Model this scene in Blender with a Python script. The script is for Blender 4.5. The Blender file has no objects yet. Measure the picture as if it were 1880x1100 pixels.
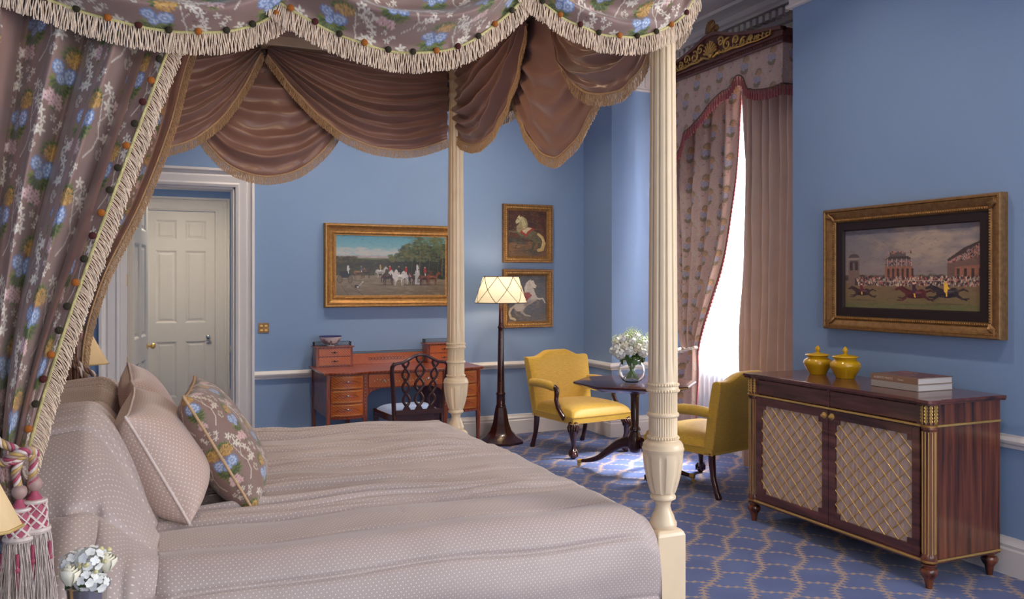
import bpy, math, random
import numpy as np
from math import sin, cos, pi, radians, sqrt, exp
from mathutils import Vector, Matrix

SC = bpy.context.scene
COL = SC.collection
random.seed(7); rng = np.random.default_rng(7)

# ------------------------------------------------------------------ camera
cam = bpy.data.cameras.new('camera')
cam.sensor_width = 36; cam.lens = 1543 / 1880 * 36; cam.shift_y = -31 / 1880
cam.clip_start = .05
co = bpy.data.objects.new('camera', cam); COL.objects.link(co)
co.location = (0, 0, 1.45); co.rotation_euler = (pi / 2, 0, -radians(23.7))
SC.camera = co

# ------------------------------------------------------------------ world, exposure
vs = SC.view_settings
SC.display_settings.display_device = 'sRGB'
vs.view_transform = 'Standard'; vs.look = 'None'; vs.exposure = 0.0; vs.gamma = 1.0; vs.use_curve_mapping = False
W = bpy.data.worlds.new('sky'); SC.world = W; W.use_nodes = True
bg = W.node_tree.nodes['Background']
bg.inputs[0].default_value = (1.0, .97, .96, 1); bg.inputs[1].default_value = .40

def area(name, loc, aim, sx, sy, power, col=(1, 1, 1), spread=None):
    l = bpy.data.lights.new(name, 'AREA'); l.shape = 'RECTANGLE'; l.size = sx; l.size_y = sy
    l.energy = power; l.color = col
    if spread: l.spread = radians(spread)
    o = bpy.data.objects.new(name, l); COL.objects.link(o); o.location = loc
    o.rotation_euler = (Vector(aim) - Vector(loc)).to_track_quat('-Z', 'Y').to_euler()
    return o
def point(name, loc, power, col, r=.03):
    l = bpy.data.lights.new(name, 'POINT'); l.energy = power; l.color = col; l.shadow_soft_size = r
    o = bpy.data.objects.new(name, l); COL.objects.link(o); o.location = loc; return o
WARM = (1, .74, .48)
area('daylight_bay_window', (5.7, 6.0, 2.1), (4.0, 5.5, 1.3), 3.4, 3.4, 260, (.96, .97, 1))
area('daylight_bay_sky', (7.2, 5.35, 4.4), (3.4, 5.6, .3), 3.2, 1.4, 6500, (1, .98, .95))
area('fill_light_right', (4.75, -.1, 2.0), (1.0, 2.0, .8), 2.4, 2.4, 200, (1, .97, .95))  # added fill light, shining in through an unseen assumed window
area('fill_light_rear', (1.6, -1.75, 1.7), (1.9, 5.0, 2.6), 3.2, 2.3, 80, (1, .97, .95))  # added fill to lift ceiling and walls; no rear window known
area('canopy_light', (.7, 3.5, 2.70), (.7, 3.5, 0), .5, .5, 10, WARM)
area('passage_light', (.45, 9.1, 2.6), (.45, 9.1, 0), .5, .5, 34, (1, .88, .74))
for i, (x, y) in enumerate(((1.1, 6.2), (2.6, 6.2), (2.75, 3.6), (2.75, 1.8))):
    area('ceiling_fill_light', (x, y, 3.66), (x + (.5 if y < 5 else 0), y + (.5 if y > 5 else 0), 0), .12, .12, 16 if y > 5 else 9, (1, .86, .7), 120)  # added fills for the back and right walls; no ceiling fittings seen

# ------------------------------------------------------------------ small maths
def lin(c):
    c = [x / 255 for x in c]
    return tuple(x / 12.92 if x <= .04045 else ((x + .055) / 1.055) ** 2.4 for x in c)
def nlin(a):
    a = np.asarray(a, float) / 255
    return np.where(a <= .04045, a / 12.92, ((a + .055) / 1.055) ** 2.4)
def ss(a, b, x):
    t = np.clip((x - a) / (b - a), 0, 1); return t * t * (3 - 2 * t)
def interp(x, pts):
    return np.interp(x, [p[0] for p in pts], [p[1] for p in pts])
def smooth_interp(x, pts):
    xs = np.array([p[0] for p in pts], float); ys = np.array([p[1] for p in pts], float)
    d = np.gradient(ys, xs); x = np.clip(x, xs[0], xs[-1])
    i = np.clip(np.searchsorted(xs, x) - 1, 0, len(xs) - 2)
    h = xs[i + 1] - xs[i]; t = (x - xs[i]) / h
    return (2*t**3-3*t**2+1)*ys[i] + (t**3-2*t**2+t)*h*d[i] + (-2*t**3+3*t**2)*ys[i+1] + (t**3-t**2)*h*d[i+1]

# ------------------------------------------------------------------ materials
def nmat(name):
    m = bpy.data.materials.new(name); m.use_nodes = True
    nt = m.node_tree; b = nt.nodes['Principled BSDF']; return m, nt, b
def mat(name, c, rough=.5, metal=0, noise=0, nscale=8, bump=0, bscale=60, coat=0, sheen=0, trans=0, spec=None, stretch=(1, 1, 1)):
    m, nt, b = nmat(name)
    rgb = lin(c); b.inputs['Base Color'].default_value = (*rgb, 1)
    b.inputs['Roughness'].default_value = rough; b.inputs['Metallic'].default_value = metal
    if coat: b.inputs['Coat Weight'].default_value = coat; b.inputs['Coat Roughness'].default_value = .08
    if sheen: b.inputs['Sheen Weight'].default_value = sheen
    if trans: b.inputs['Transmission Weight'].default_value = trans
    if spec is not None: b.inputs['Specular IOR Level'].default_value = spec
    tc = nt.nodes.new('ShaderNodeTexCoord'); mp = nt.nodes.new('ShaderNodeMapping')
    mp.inputs['Scale'].default_value = stretch
    nt.links.new(tc.outputs['Object'], mp.inputs[0])
    if noise:
        n = nt.nodes.new('ShaderNodeTexNoise'); n.inputs['Scale'].default_value = nscale; n.inputs['Detail'].default_value = 4
        nt.links.new(mp.outputs[0], n.inputs[0])
        r = nt.nodes.new('ShaderNodeValToRGB')
        r.color_ramp.elements[0].position = .3; r.color_ramp.elements[1].position = .7
        r.color_ramp.elements[0].color = (*[x * (1 - noise) for x in rgb], 1)
        r.color_ramp.elements[1].color = (*[min(1, x * (1 + noise)) for x in rgb], 1)
        nt.links.new(n.outputs[0], r.inputs[0]); nt.links.new(r.outputs[0], b.inputs['Base Color'])
    if bump:
        n = nt.nodes.new('ShaderNodeTexNoise'); n.inputs['Scale'].default_value = bscale; n.inputs['Detail'].default_value = 3
        nt.links.new(mp.outputs[0], n.inputs[0])
        bp = nt.nodes.new('ShaderNodeBump'); bp.inputs['Strength'].default_value = bump; bp.inputs['Distance'].default_value = .004
        nt.links.new(n.outputs[0], bp.inputs['Height']); nt.links.new(bp.outputs[0], b.inputs['Normal'])
    return m
def wood(name, c1, c2, c3, scale=(1, 1, 1), rough=.3, wscale=6, dist=6, coat=.4, bands='X'):
    m, nt, b = nmat(name); N = nt.nodes.new; L = nt.links.new
    tc = N('ShaderNodeTexCoord'); mp = N('ShaderNodeMapping'); mp.inputs['Scale'].default_value = scale
    L(tc.outputs['Object'], mp.inputs[0])
    w = N('ShaderNodeTexWave'); w.bands_direction = bands; w.inputs['Scale'].default_value = wscale
    w.inputs['Distortion'].default_value = dist; w.inputs['Detail'].default_value = 3; w.inputs['Detail Scale'].default_value = .8
    L(mp.outputs[0], w.inputs[0])
    n = N('ShaderNodeTexNoise'); n.inputs['Scale'].default_value = 14; n.inputs['Detail'].default_value = 5
    L(mp.outputs[0], n.inputs[0])
    mx = N('ShaderNodeMix'); mx.data_type = 'FLOAT'; mx.inputs[0].default_value = .45
    L(w.outputs['Fac'], mx.inputs[2]); L(n.outputs[0], mx.inputs[3])
    r = N('ShaderNodeValToRGB'); e = r.color_ramp.elements
    e[0].position = .25; e[0].color = (*lin(c1), 1); e[1].position = .8; e[1].color = (*lin(c3), 1)
    k = e.new(.5); k.color = (*lin(c2), 1)
    L(mx.outputs[0], r.inputs[0]); L(r.outputs[0], b.inputs['Base Color'])
    b.inputs['Roughness'].default_value = rough
    b.inputs['Coat Weight'].default_value = coat; b.inputs['Coat Roughness'].default_value = .1
    return m
def flame(name, stops, sc):
    m, nt, b = nmat(name); N = nt.nodes.new; L = nt.links.new
    tc = N('ShaderNodeTexCoord'); mp = N('ShaderNodeMapping'); mp.inputs['Scale'].default_value = sc; L(tc.outputs['Object'], mp.inputs[0])
    n = N('ShaderNodeTexNoise'); n.inputs['Scale'].default_value = 1.6; n.inputs['Detail'].default_value = 7; n.inputs['Roughness'].default_value = .55; n.inputs['Distortion'].default_value = .5
    L(mp.outputs[0], n.inputs[0]); r = N('ShaderNodeValToRGB'); e = r.color_ramp.elements
    e[0].position, e[0].color = stops[0][0], (*lin(stops[0][1]), 1); e[1].position, e[1].color = stops[-1][0], (*lin(stops[-1][1]), 1)
    for p, c in stops[1:-1]: k = e.new(p); k.color = (*lin(c), 1)
    L(n.outputs[0], r.inputs[0]); L(r.outputs[0], b.inputs['Base Color'])
    b.inputs['Roughness'].default_value = .26; b.inputs['Coat Weight'].default_value = .5; b.inputs['Coat Roughness'].default_value = .08
    return m
def vcol(name, rough=.6, sheen=0, bump=0, bscale=300, coat=0, gain=1, metal=0):
    m, nt, b = nmat(name); N = nt.nodes.new; L = nt.links.new
    a = N('ShaderNodeVertexColor'); a.layer_name = 'Col'
    L(a.outputs[0], b.inputs['Base Color']); b.inputs['Roughness'].default_value = rough
    b.inputs['Metallic'].default_value = metal
    if sheen: b.inputs['Sheen Weight'].default_value = sheen
    if coat: b.inputs['Coat Weight'].default_value = coat; b.inputs['Coat Roughness'].default_value = .2
    if bump:
        tc = N('ShaderNodeTexCoord'); n = N('ShaderNodeTexNoise'); n.inputs['Scale'].default_value = bscale
        L(tc.outputs['Object'], n.inputs[0]); bp = N('ShaderNodeBump'); bp.inputs['Strength'].default_value = bump
        bp.inputs['Distance'].default_value = .002; L(n.outputs[0], bp.inputs['Height']); L(bp.outputs[0], b.inputs['Normal'])
    return m
class X:   # tiny expression -> math node compiler
    nt = None
    def __init__(s, v): s.v = v
    @staticmethod
    def op(o, *a):
        n = X.nt.nodes.new('ShaderNodeMath'); n.operation = o
        for i, q in enumerate(a):
            if isinstance(q, X): X.nt.links.new(q.v, n.inputs[i])
            else: n.inputs[i].default_value = q
        return X(n.outputs[0])
    def __add__(s, o): return X.op('ADD', s, o)
    __radd__ = __add__
    def __sub__(s, o): return X.op('SUBTRACT', s, o)
    def __rsub__(s, o): return X.op('SUBTRACT', o, s)
    def __mul__(s, o): return X.op('MULTIPLY', s, o)
    __rmul__ = __mul__
    def __truediv__(s, o): return X.op('DIVIDE', s, o)
def xfr(a): return X.op('FRACT', a)
def xabs(a): return X.op('ABSOLUTE', a)
def xsin(a): return X.op('SINE', a)
def xlt(a, b): return X.op('LESS_THAN', a, b)
def xmax(a, b): return X.op('MAXIMUM', a, b)
def xfloor(a): return X.op('FLOOR', a)
def xsqrt(a): return X.op('SQRT', a)
def xpp(a, b): return X.op('PINGPONG', a, b)

def mixrgb(nt, fac, c1, c2, out):
    n = nt.nodes.new('ShaderNodeMix'); n.data_type = 'RGBA'
    nt.links.new(fac.v, n.inputs[0])
    for i, c in ((6, c1), (7, c2)):
        if isinstance(c, tuple): n.inputs[i].default_value = (*c, 1)
        else: nt.links.new(c, n.inputs[i])
    if out is not None: nt.links.new(n.outputs[2], out)
    return n.outputs[2]

def carpet_mat():
    m, nt, b = nmat('blue_carpet'); X.nt = nt
    tc = nt.nodes.new('ShaderNodeTexCoord'); sp = nt.nodes.new('ShaderNodeSeparateXYZ'); nt.links.new(tc.outputs['Object'], sp.inputs[0])
    x, y = X(sp.outputs[0]), X(sp.outputs[1])
    q = .70711
    s = (x + y) * q; t = (x - y) * q
    P, Wd = .405, .193
    k0 = xfloor(t / Wd + .5); sp2 = s + k0 * .2025
    zz = (xpp(sp2 - 5.25 + 6.075 + .5 * P + 4.05, P / 2) / (P / 2) - .5) * .048
    d = t - k0 * Wd - zz; ad = xabs(d)
    saw = xfr(s / .037 + ad * 22)
    vine = xmax(xlt(ad, .0048), xlt(ad, .036 * saw - .006))
    wv = .011 * xsin(t * (2 * pi / Wd) + s * 3)
    k2 = (s - 4.72 + wv) / .2025; d2 = (xfr(k2 + 50.5) - .5) * .2025; ad2 = xabs(d2)
    saw2 = xfr(t / .040 + ad2 * 24)
    side = xmax(xlt(ad2, .0034), xlt(ad2, .021 * saw2 - .003))
    f = xmax(vine, side)
    n = nt.nodes.new('ShaderNodeTexNoise'); n.inputs['Scale'].default_value = 3.5; n.inputs['Detail'].default_value = 6
    nt.links.new(tc.outputs['Object'], n.inputs[0])
    r = nt.nodes.new('ShaderNodeValToRGB'); e = r.color_ramp.elements
    e[0].position = .3; e[0].color = (*lin((50, 70, 130)), 1); e[1].position = .7; e[1].color = (*lin((74, 96, 152)), 1)
    nt.links.new(n.outputs[0], r.inputs[0])
    mixrgb(nt, f, r.outputs[0], lin((160, 136, 126)), b.inputs['Base Color'])
    b.inputs['Roughness'].default_value = .95; b.inputs['Sheen Weight'].default_value = .25
    n2 = nt.nodes.new('ShaderNodeTexNoise'); n2.inputs['Scale'].default_value = 350
    nt.links.new(tc.outputs['Object'], n2.inputs[0])
    bp = nt.nodes.new('ShaderNodeBump'); bp.inputs['Strength'].default_value = .5; bp.inputs['Distance'].default_value = .004
    nt.links.new(n2.outputs[0], bp.inputs['Height']); nt.links.new(bp.outputs[0], b.inputs['Normal'])
    return m
def dotted_mat(name, base, dot, pitch=.0145, rad=.2, rib=True):
    m, nt, b = nmat(name); X.nt = nt
    tc = nt.nodes.new('ShaderNodeTexCoord'); sp = nt.nodes.new('ShaderNodeSeparateXYZ'); nt.links.new(tc.outputs['UV'], sp.inputs[0])
    u, v = X(sp.outputs[0]) / pitch, X(sp.outputs[1]) / (pitch * .55)
    row = xfloor(v); du = xfr(u + row * .5) - .5; dv = (xfr(v) - .5) * .55
    d = xsqrt(du * du + dv * dv); f = xlt(d, rad)
    n = nt.nodes.new('ShaderNodeTexNoise'); n.inputs['Scale'].default_value = 5
    nt.links.new(tc.outputs['Object'], n.inputs[0])
    r = nt.nodes.new('ShaderNodeValToRGB'); e = r.color_ramp.elements
    bl = lin(base)
    e[0].position = .3; e[0].color = (*[c * .93 for c in bl], 1); e[1].position = .7; e[1].color = (*[c * 1.05 for c in bl], 1)
    nt.links.new(n.outputs[0], r.inputs[0])
    mixrgb(nt, f, r.outputs[0], lin(dot), b.inputs['Base Color'])
    b.inputs['Roughness'].default_value = .55; b.inputs['Sheen Weight'].default_value = .3
    bp = nt.nodes.new('ShaderNodeBump'); bp.inputs['Strength'].default_value = .5; bp.inputs['Distance'].default_value = .002
    h = f + (.35 * X(n.outputs[0]))
    nt.links.new(h.v, bp.inputs['Height']); nt.links.new(bp.outputs[0], b.inputs['Normal'])
    return m
def glass_mat(name, tint=(1, 1, 1)):
    m = bpy.data.materials.new(name); m.use_nodes = True; nt = m.node_tree
    b = nt.nodes['Principled BSDF']; b.inputs['Transmission Weight'].default_value = 1; b.inputs['Roughness'].default_value = .02
    b.inputs['IOR'].default_value = 1.45; b.inputs['Base Color'].default_value = (*tint, 1)
    return m
def sheer_mat():
    m = bpy.data.materials.new('white_sheer_voile'); m.use_nodes = True; nt = m.node_tree; nt.nodes.clear()
    N = nt.nodes.new; o = N('ShaderNodeOutputMaterial')
    d = N('ShaderNodeBsdfDiffuse'); t = N('ShaderNodeBsdfTranslucent'); tr = N('ShaderNodeBsdfTransparent')
    d.inputs[0].default_value = (.85, .83, .82, 1); t.inputs[0].default_value = (.9, .88, .87, 1)
    a = N('ShaderNodeMixShader'); a.inputs[0].default_value = .6
    nt.links.new(d.outputs[0], a.inputs[1]); nt.links.new(t.outputs[0], a.inputs[2])
    c = N('ShaderNodeMixShader'); c.inputs[0].default_value = .42
    nt.links.new(tr.outputs[0], c.inputs[1]); nt.links.new(a.outputs[0], c.inputs[2]); nt.links.new(c.outputs[0], o.inputs[0])
    return m
def shade_mat(name, col, emit, estr):
    m, nt, b = nmat(name)
    b.inputs['Base Color'].default_value = (*lin(col), 1); b.inputs['Roughness'].default_value = .8
    if estr:
        b.inputs['Emission Color'].default_value = (*lin(emit), 1); b.inputs['Emission Strength'].default_value = estr
    return m

M = dict(
    wall=mat('powder_blue_wall_paint', (135, 161, 197), .75, noise=.02, nscale=2, bump=.05, bscale=200),
    wall_low=mat('blue_dado_paint', (122, 148, 196), .75, noise=.02, nscale=2),
    white=mat('white_gloss_trim_paint', (228, 222, 218), .4, noise=.015),
    ceil=mat('white_ceiling_paint', (214, 210, 214), .8),
    door=mat('cream_door_paint', (222, 212, 196), .45, noise=.015),
    cream=mat('cream_lacquered_post', (226, 204, 170), .38, noise=.03, nscale=14, coat=.25),
    taupe=mat('taupe_satin_lining', (150, 114, 103), .33, noise=.08, nscale=5, bump=.12, bscale=14, sheen=.3),
    taupe_matt=mat('taupe_curtain_silk', (220, 194, 180), .5, noise=.05, nscale=6, bump=.15, bscale=30, sheen=.4),
    fringe=mat('cream_bullion_fringe', (226, 204, 180), .7, noise=.12, nscale=160),
    fringe2=mat('gold_beige_bullion_fringe', (196, 164, 128), .7, noise=.15, nscale=160),
    fringe3=mat('olive_braid', (190, 180, 120), .7, noise=.2, nscale=200),
    pink=mat('rose_tassel_silk', (158, 84, 88), .6, noise=.2, nscale=150),
    magenta=mat('magenta_passementerie', (168, 74, 100), .55, noise=.1, nscale=80),
    cord=mat('silver_cream_cord', (216, 202, 196), .45, noise=.1, nscale=120),
    cordgold=mat('old_gold_cord', (190, 160, 96), .45),
    cordshade=mat('taupe_cord', (168, 140, 134), .5), cordbrown=mat('brown_cord', (112, 84, 72), .5),
    pom_o=mat('orange_pompom', (170, 96, 28), .9, bump=.8, bscale=400), pom_r=mat('maroon_pompom', (78, 26, 22), .9, bump=.8, bscale=400),
    pom_g=mat('dark_olive_pompom', (50, 44, 24), .9, bump=.8, bscale=400),
    gilt=mat('antique_gilt', (172, 126, 70), .42, .6, noise=.25, nscale=40, bump=.2, bscale=80),
    gilt_dark=mat('dark_antique_gilt', (150, 112, 70), .45, .55, noise=.25, nscale=40, bump=.25, bscale=80),
    brass=mat('polished_brass', (214, 176, 104), .32, .6, noise=.08, nscale=30),
    chrome=mat('nickel', (205, 200, 196), .2, .95),
    black=mat('dark_mat_board', (38, 22, 24), .6),
    mahog=mat('dark_mahogany', (60, 24, 20), .24, noise=.12, nscale=9, coat=.5),
    pelwood=mat('red_brown_carved_mahogany', (104, 58, 54), .35, noise=.1, nscale=12, coat=.3), bud=mat('pale_green_bud', (196, 210, 164), .5),
    desk=wood('satinwood', (160, 72, 22), (180, 88, 30), (198, 106, 40), (1, 1, 1), .3, 30, 3, .4, 'DIAGONAL'),
    desk_dark=wood('tulipwood_banding', (118, 46, 18), (136, 56, 22), (152, 70, 30), (2, 2, 2), .28, 5, 6),
    rose=flame('rosewood_side', [(.34, (38, 20, 14)), (.45, (92, 46, 28)), (.56, (120, 64, 40)), (.72, (146, 84, 54))], (16, 16, .8)),
    rose_d=flame('rosewood_front', [(.28, (56, 28, 26)), (.5, (96, 52, 46)), (.75, (126, 76, 66))], (6, 1.2, 14)),
    yellow=mat('yellow_silk_upholstery', (205, 163, 46), .5, noise=.12, nscale=30, bump=.15, bscale=60, sheen=.3, stretch=(1, 1, 6)),
    blue_seat=mat('pale_blue_velvet', (140, 166, 212), .6, noise=.08, nscale=20, sheen=.6),
    jar=mat('yellow_glazed_porcelain', (206, 160, 10), .12, coat=.6),
    silk=mat('pleated_mauve_silk', (206, 184, 174), .5, noise=.05, nscale=30, stretch=(1, 1, .1)),
    petal=mat('white_petal', (238, 240, 236), .6, sheen=.2), petal_c=mat('cream_petal', (240, 236, 214), .6),
    berry=mat('pale_green_berry', (214, 206, 150), .35), leaf=mat('green_leaf', (74, 104, 56), .5, noise=.2, nscale=40),
    stem=mat('green_stem', (120, 156, 92), .5),
    shade_off=shade_mat('parchment_shade_dim', (224, 196, 150), (230, 190, 140), .12),
    carpet=carpet_mat(), sheer=sheer_mat(), glass=glass_mat('clear_glass'),
    spread=dotted_mat('dotted_matelasse', (178, 163, 158), (220, 209, 204), .0158, .11),
    cushion=dotted_mat('dotted_cushion_cloth', (194, 170, 160), (226, 208, 198), .0175, .13),
    fabric=vcol('floral_brocade', .55, .25, .25, 500),
    paint=vcol('oil_paint', .4, 0, .15, 400, .15),
    china=vcol('painted_porcelain', .15, 0, 0, 0, .6),
    book_w=mat('grey_white_book_cloth', (176, 166, 156), .5), pages=mat('book_pages', (214, 208, 204), .8, noise=.06, nscale=4, stretch=(1, 1, 120)),
    book_b=mat('brown_book_jacket', (150, 116, 92), .35),
    text=mat('spine_lettering', (226, 208, 190), .5),
    darkmetal=mat('dark_bronze', (70, 66, 60), .4, .8),
)

# ------------------------------------------------------------------ mesh builder
class MB:
    def __init__(s): s.v = []; s.f = []
    def add(s, vs, fs):
        n = len(s.v); s.v += [tuple(p) for p in vs]; s.f += [tuple(i + n for i in f) for f in fs]; return s
    def box(s, x0, x1, y0, y1, z0, z1):
        v = [(x0,y0,z0),(x1,y0,z0),(x1,y1,z0),(x0,y1,z0),(x0,y0,z1),(x1,y0,z1),(x1,y1,z1),(x0,y1,z1)]
        return s.add(v, [(0,3,2,1),(4,5,6,7),(0,1,5,4),(1,2,6,5),(2,3,7,6),(3,0,4,7)])
    def loft(s, secs, cap=True, closed=True):
        n = len(secs[0]); v = [p for q in secs for p in q]; f = []
        for i in range(len(secs) - 1):
            for j in range(n if closed else n - 1):
                k = (j + 1) % n; f.append((i*n+j, i*n+k, (i+1)*n+k, (i+1)*n+j))
        if cap: f.append(tuple(range(n))[::-1]); f.append(tuple((len(secs)-1)*n + j for j in range(n)))
        return s.add(v, f)
    def lathe(s, prof, c=(0, 0, 0), n=32, cap=True, flute=None):
        secs = []
        for p in prof:
            r, z = p[0], p[1]; fd, fn = (p[2], p[3]) if len(p) > 2 else (0, 1)
            ring = []
            for j in range(n):
                a = 2 * pi * j / n; rr = r
                if fd: rr = r - fd * max(0, (sin(fn * a) - .25) / .75) ** .6 if fd > 0 else r + fd * (1 - abs(sin(fn * a / 2)))
                ring.append((c[0] + rr * cos(a), c[1] + rr * sin(a), c[2] + z))
            secs.append(ring)
        return s.loft(secs, cap)
    def tube(s, pts, r, n=8, cap=True, sq=None):
        pts = [Vector(p) for p in pts]; secs = []; up = None
        for i, p in enumerate(pts):
            t = (pts[min(i+1, len(pts)-1)] - pts[max(i-1, 0)])
            t = t.normalized() if t.length > 1e-9 else Vector((0, 0, 1))
            if up is None: up = Vector((0, 0, 1)) if abs(t.z) < .9 else Vector((0, 1, 0))
            a = t.cross(up).normalized(); b = a.cross(t).normalized(); up = b
            rr = r[i] if isinstance(r, list) else r
            ra, rb = (rr if isinstance(rr, tuple) else (rr, rr))
            secs.append([p + a * (ra * cos(2*pi*k/n)) + b * (rb * sin(2*pi*k/n)) for k in range(n)])
        return s.loft(secs, cap)
    def ball(s, c, r, n=10, m=7, sc=(1, 1, 1)):
        secs = []
        for i in range(m + 1):
            a = pi * i / m; rr = max(sin(a), .02)
            secs.append([(c[0]+r*sc[0]*rr*cos(2*pi*j/n), c[1]+r*sc[1]*rr*sin(2*pi*j/n), c[2]-r*sc[2]*cos(a)) for j in range(n)])
        return s.loft(secs)
    def prism(s, poly, z0, z1):   # poly in xy
        return s.loft([[(x, y, z0) for x, y in poly], [(x, y, z1) for x, y in poly]])
    def run(s, prof, path, z=0, closed=False):   # moulding: prof (out, up); interior lies left of the path
        n = len(path); secs = []
        P = [Vector((p[0], p[1])) for p in path]
        for i in range(n):
            if closed: a, b = P[i-1], P[(i+1) % n]
            else: a, b = P[max(i-1, 0)], P[min(i+1, n-1)]
            d1 = (P[i]-a).normalized() if (P[i]-a).length > 1e-9 else None
            d2 = (b-P[i]).normalized() if (b-P[i]).length > 1e-9 else None
            if d1 is None: d1 = d2
            if d2 is None: d2 = d1
            n1, n2 = Vector((-d1.y, d1.x)), Vector((-d2.y, d2.x))
            mt = (n1 + n2); mt = mt / max(mt.dot(n1), .2)
            secs.append([(P[i].x + mt.x*o, P[i].y + mt.y*o, z + u) for o, u in prof])
        if closed: secs.append(secs[0])
        return s.loft(secs, not closed)
    def tf(s, m):
        s.v = [tuple(m @ Vector(p)) for p in s.v]; return s

def set_smooth(me, ang=40):
    me.polygons.foreach_set('use_smooth', [True] * len(me.polygons))
    try: me.set_sharp_from_angle(angle=radians(ang))
    except Exception: pass
def root_of(p):
    while p.parent: p = p.parent
    return p
def link(o, parent, world, label=None):
    COL.objects.link(o)
    if parent is not None: o.parent = parent
    if label: o['label'] = label
    return o
def wmat(parent):
    r = root_of(parent)
    return Matrix.LocRotScale(r.location, r.rotation_euler, r.scale)
def obj(name, mb, m, parent=None, world=False, smooth=40, bevel=0, label=None, solid=0):
    me = bpy.data.meshes.new(name)
    v = mb.v
    if world and parent is not None:
        mi = wmat(parent).inverted(); v = [tuple(mi @ Vector(p)) for p in v]
    me.from_pydata(v, [], mb.f)
    me.materials.append(m)
    if smooth: set_smooth(me, smooth)
    o = bpy.data.objects.new(name, me)
    if bevel:
        b = o.modifiers.new('bevel', 'BEVEL'); b.width = bevel; b.segments = 2; b.limit_method = 'ANGLE'; b.angle_limit = radians(40)
    if solid:
        b = o.modifiers.new('thickness', 'SOLIDIFY'); b.thickness = solid; b.offset = 0
    return link(o, parent, world, label)
def grid(name, P, m, parent=None, world=True, col=None, uv=None, wrap=False, label=None, solid=0):
    """P: array [rows, cols, 3]"""
    P = np.asarray(P, np.float64); R, C = P.shape[:2]
    V = P.reshape(-1, 3)
    if world and parent is not None:
        mi = np.array(wmat(parent).inverted()); V = V @ mi[:3, :3].T + mi[:3, 3]
    idx = np.arange(R * C).reshape(R, C)
    if wrap: idx = np.concatenate([idx, idx[:, :1]], 1)
    F = np.stack([idx[:-1, :-1], idx[:-1, 1:], idx[1:, 1:], idx[1:, :-1]], -1).reshape(-1, 4)
    me = bpy.data.meshes.new(name); me.vertices.add(len(V)); me.vertices.foreach_set('co', V.ravel().astype(np.float32))
    nf = len(F); me.loops.add(nf * 4); me.loops.foreach_set('vertex_index', F.ravel().astype(np.int32))
    me.polygons.add(nf); me.polygons.foreach_set('loop_start', np.arange(0, nf * 4, 4, dtype=np.int32))
    me.polygons.foreach_set('loop_total', np.full(nf, 4, np.int32)); me.update(calc_edges=True)
    me.polygons.foreach_set('use_smooth', [True] * nf)
    if uv is not None:
        ul = me.uv_layers.new(name='UVMap'); U = np.asarray(uv).reshape(-1, 2)[F.ravel()]
        ul.data.foreach_set('uv', U.ravel().astype(np.float32))
    if col is not None:
        a = me.color_attributes.new('Col', 'FLOAT_COLOR', 'POINT')
        c = np.concatenate([np.asarray(col).reshape(-1, 3), np.ones((R * C, 1))], 1)
        a.data.foreach_set('color', c.ravel().astype(np.float32))
    me.materials.append(m); me.validate()
    o = bpy.data.objects.new(name, me)
    if solid:
        b = o.modifiers.new('thickness', 'SOLIDIFY'); b.thickness = solid; b.offset = 0
    return link(o, parent, world, label)
def rawmesh(name, V, F, m, parent=None, world=True, label=None):
    mb = MB(); V = np.asarray(V, float)
    if world and parent is not None:
        mi = np.array(wmat(parent).inverted()); V = V @ mi[:3, :3].T + mi[:3, 3]
    me = bpy.data.meshes.new(name); me.vertices.add(len(V)); me.vertices.foreach_set('co', V.ravel().astype(np.float32))
    nf = len(F); me.loops.add(nf * 4); me.loops.foreach_set('vertex_index', F.ravel().astype(np.int32))
    me.polygons.add(nf); me.polygons.foreach_set('loop_start', np.arange(0, nf * 4, 4, dtype=np.int32))
    me.polygons.foreach_set('loop_total', np.full(nf, 4, np.int32)); me.update(calc_edges=True)
    me.polygons.foreach_set('use_smooth', [True] * nf)
    me.materials.append(m)
    return link(bpy.data.objects.new(name, me), parent, world, label)
def strands(P0, D, L, r, m=5, wob=.002, k=4):
    """thin hanging threads; P0 [n,3], D [n,3] start directions (they droop), L [n] -> V,F"""
    n = len(P0); t = np.linspace(0, 1, m)[None, :, None]
    D = D / np.linalg.norm(D, axis=1, keepdims=True)
    ph = rng.uniform(0, 6.28, (n, 1)); Lc = np.asarray(L).reshape(n, 1, 1)
    C = P0[:, None, :] + D[:, None, :] * Lc * t * (1 - .35 * t)
    C[:, :, 2] -= (Lc * .35 * t * t)[:, :, 0] * (1 - np.abs(D[:, None, 2]) * .0)
    w = wob * np.sin(ph + t[..., 0] * 5)
    C[:, :, 0] += w; C[:, :, 1] += wob * np.cos(ph * 1.7 + t[..., 0] * 4)
    a = np.arange(k) * 2 * pi / k
    ring = np.stack([np.cos(a), np.sin(a), np.zeros(k)], 1) * r
    V = (C[:, :, None, :] + ring[None, None]).reshape(-1, 3)
    base = (np.arange(n) * m * k)[:, None, None]; i = (np.arange(m - 1) * k)[None, :, None]; j = np.arange(k)[None, None, :]; j2 = (j + 1) % k
    F = np.stack([base + i + j, base + i + j2, base + i + k + j2, base + i + k + j], -1).reshape(-1, 4)
    return V, F

def thing(name, label, cat, loc=(0, 0, 0), rotz=0, group=None):
    o = bpy.data.objects.new(name, None); COL.objects.link(o); o.empty_display_size = .1
    o.location = loc; o.rotation_euler = (0, 0, rotz); o['label'] = label; o['category'] = cat
    if group: o['group'] = group
    return o
def tag(o, label, cat, group=None):
    o['label'] = label; o['category'] = cat
    if group: o['group'] = group
    return o
def struct(o): o['kind'] = 'structure'; return o
def copy_tree(o, parent=None, **kw):
    c = o.copy(); COL.objects.link(c)
    if parent is not None: c.parent = parent
    for ch in list(o.children): copy_tree(ch, c)
    for k, v in kw.items(): c[k] = v
    return c

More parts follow.
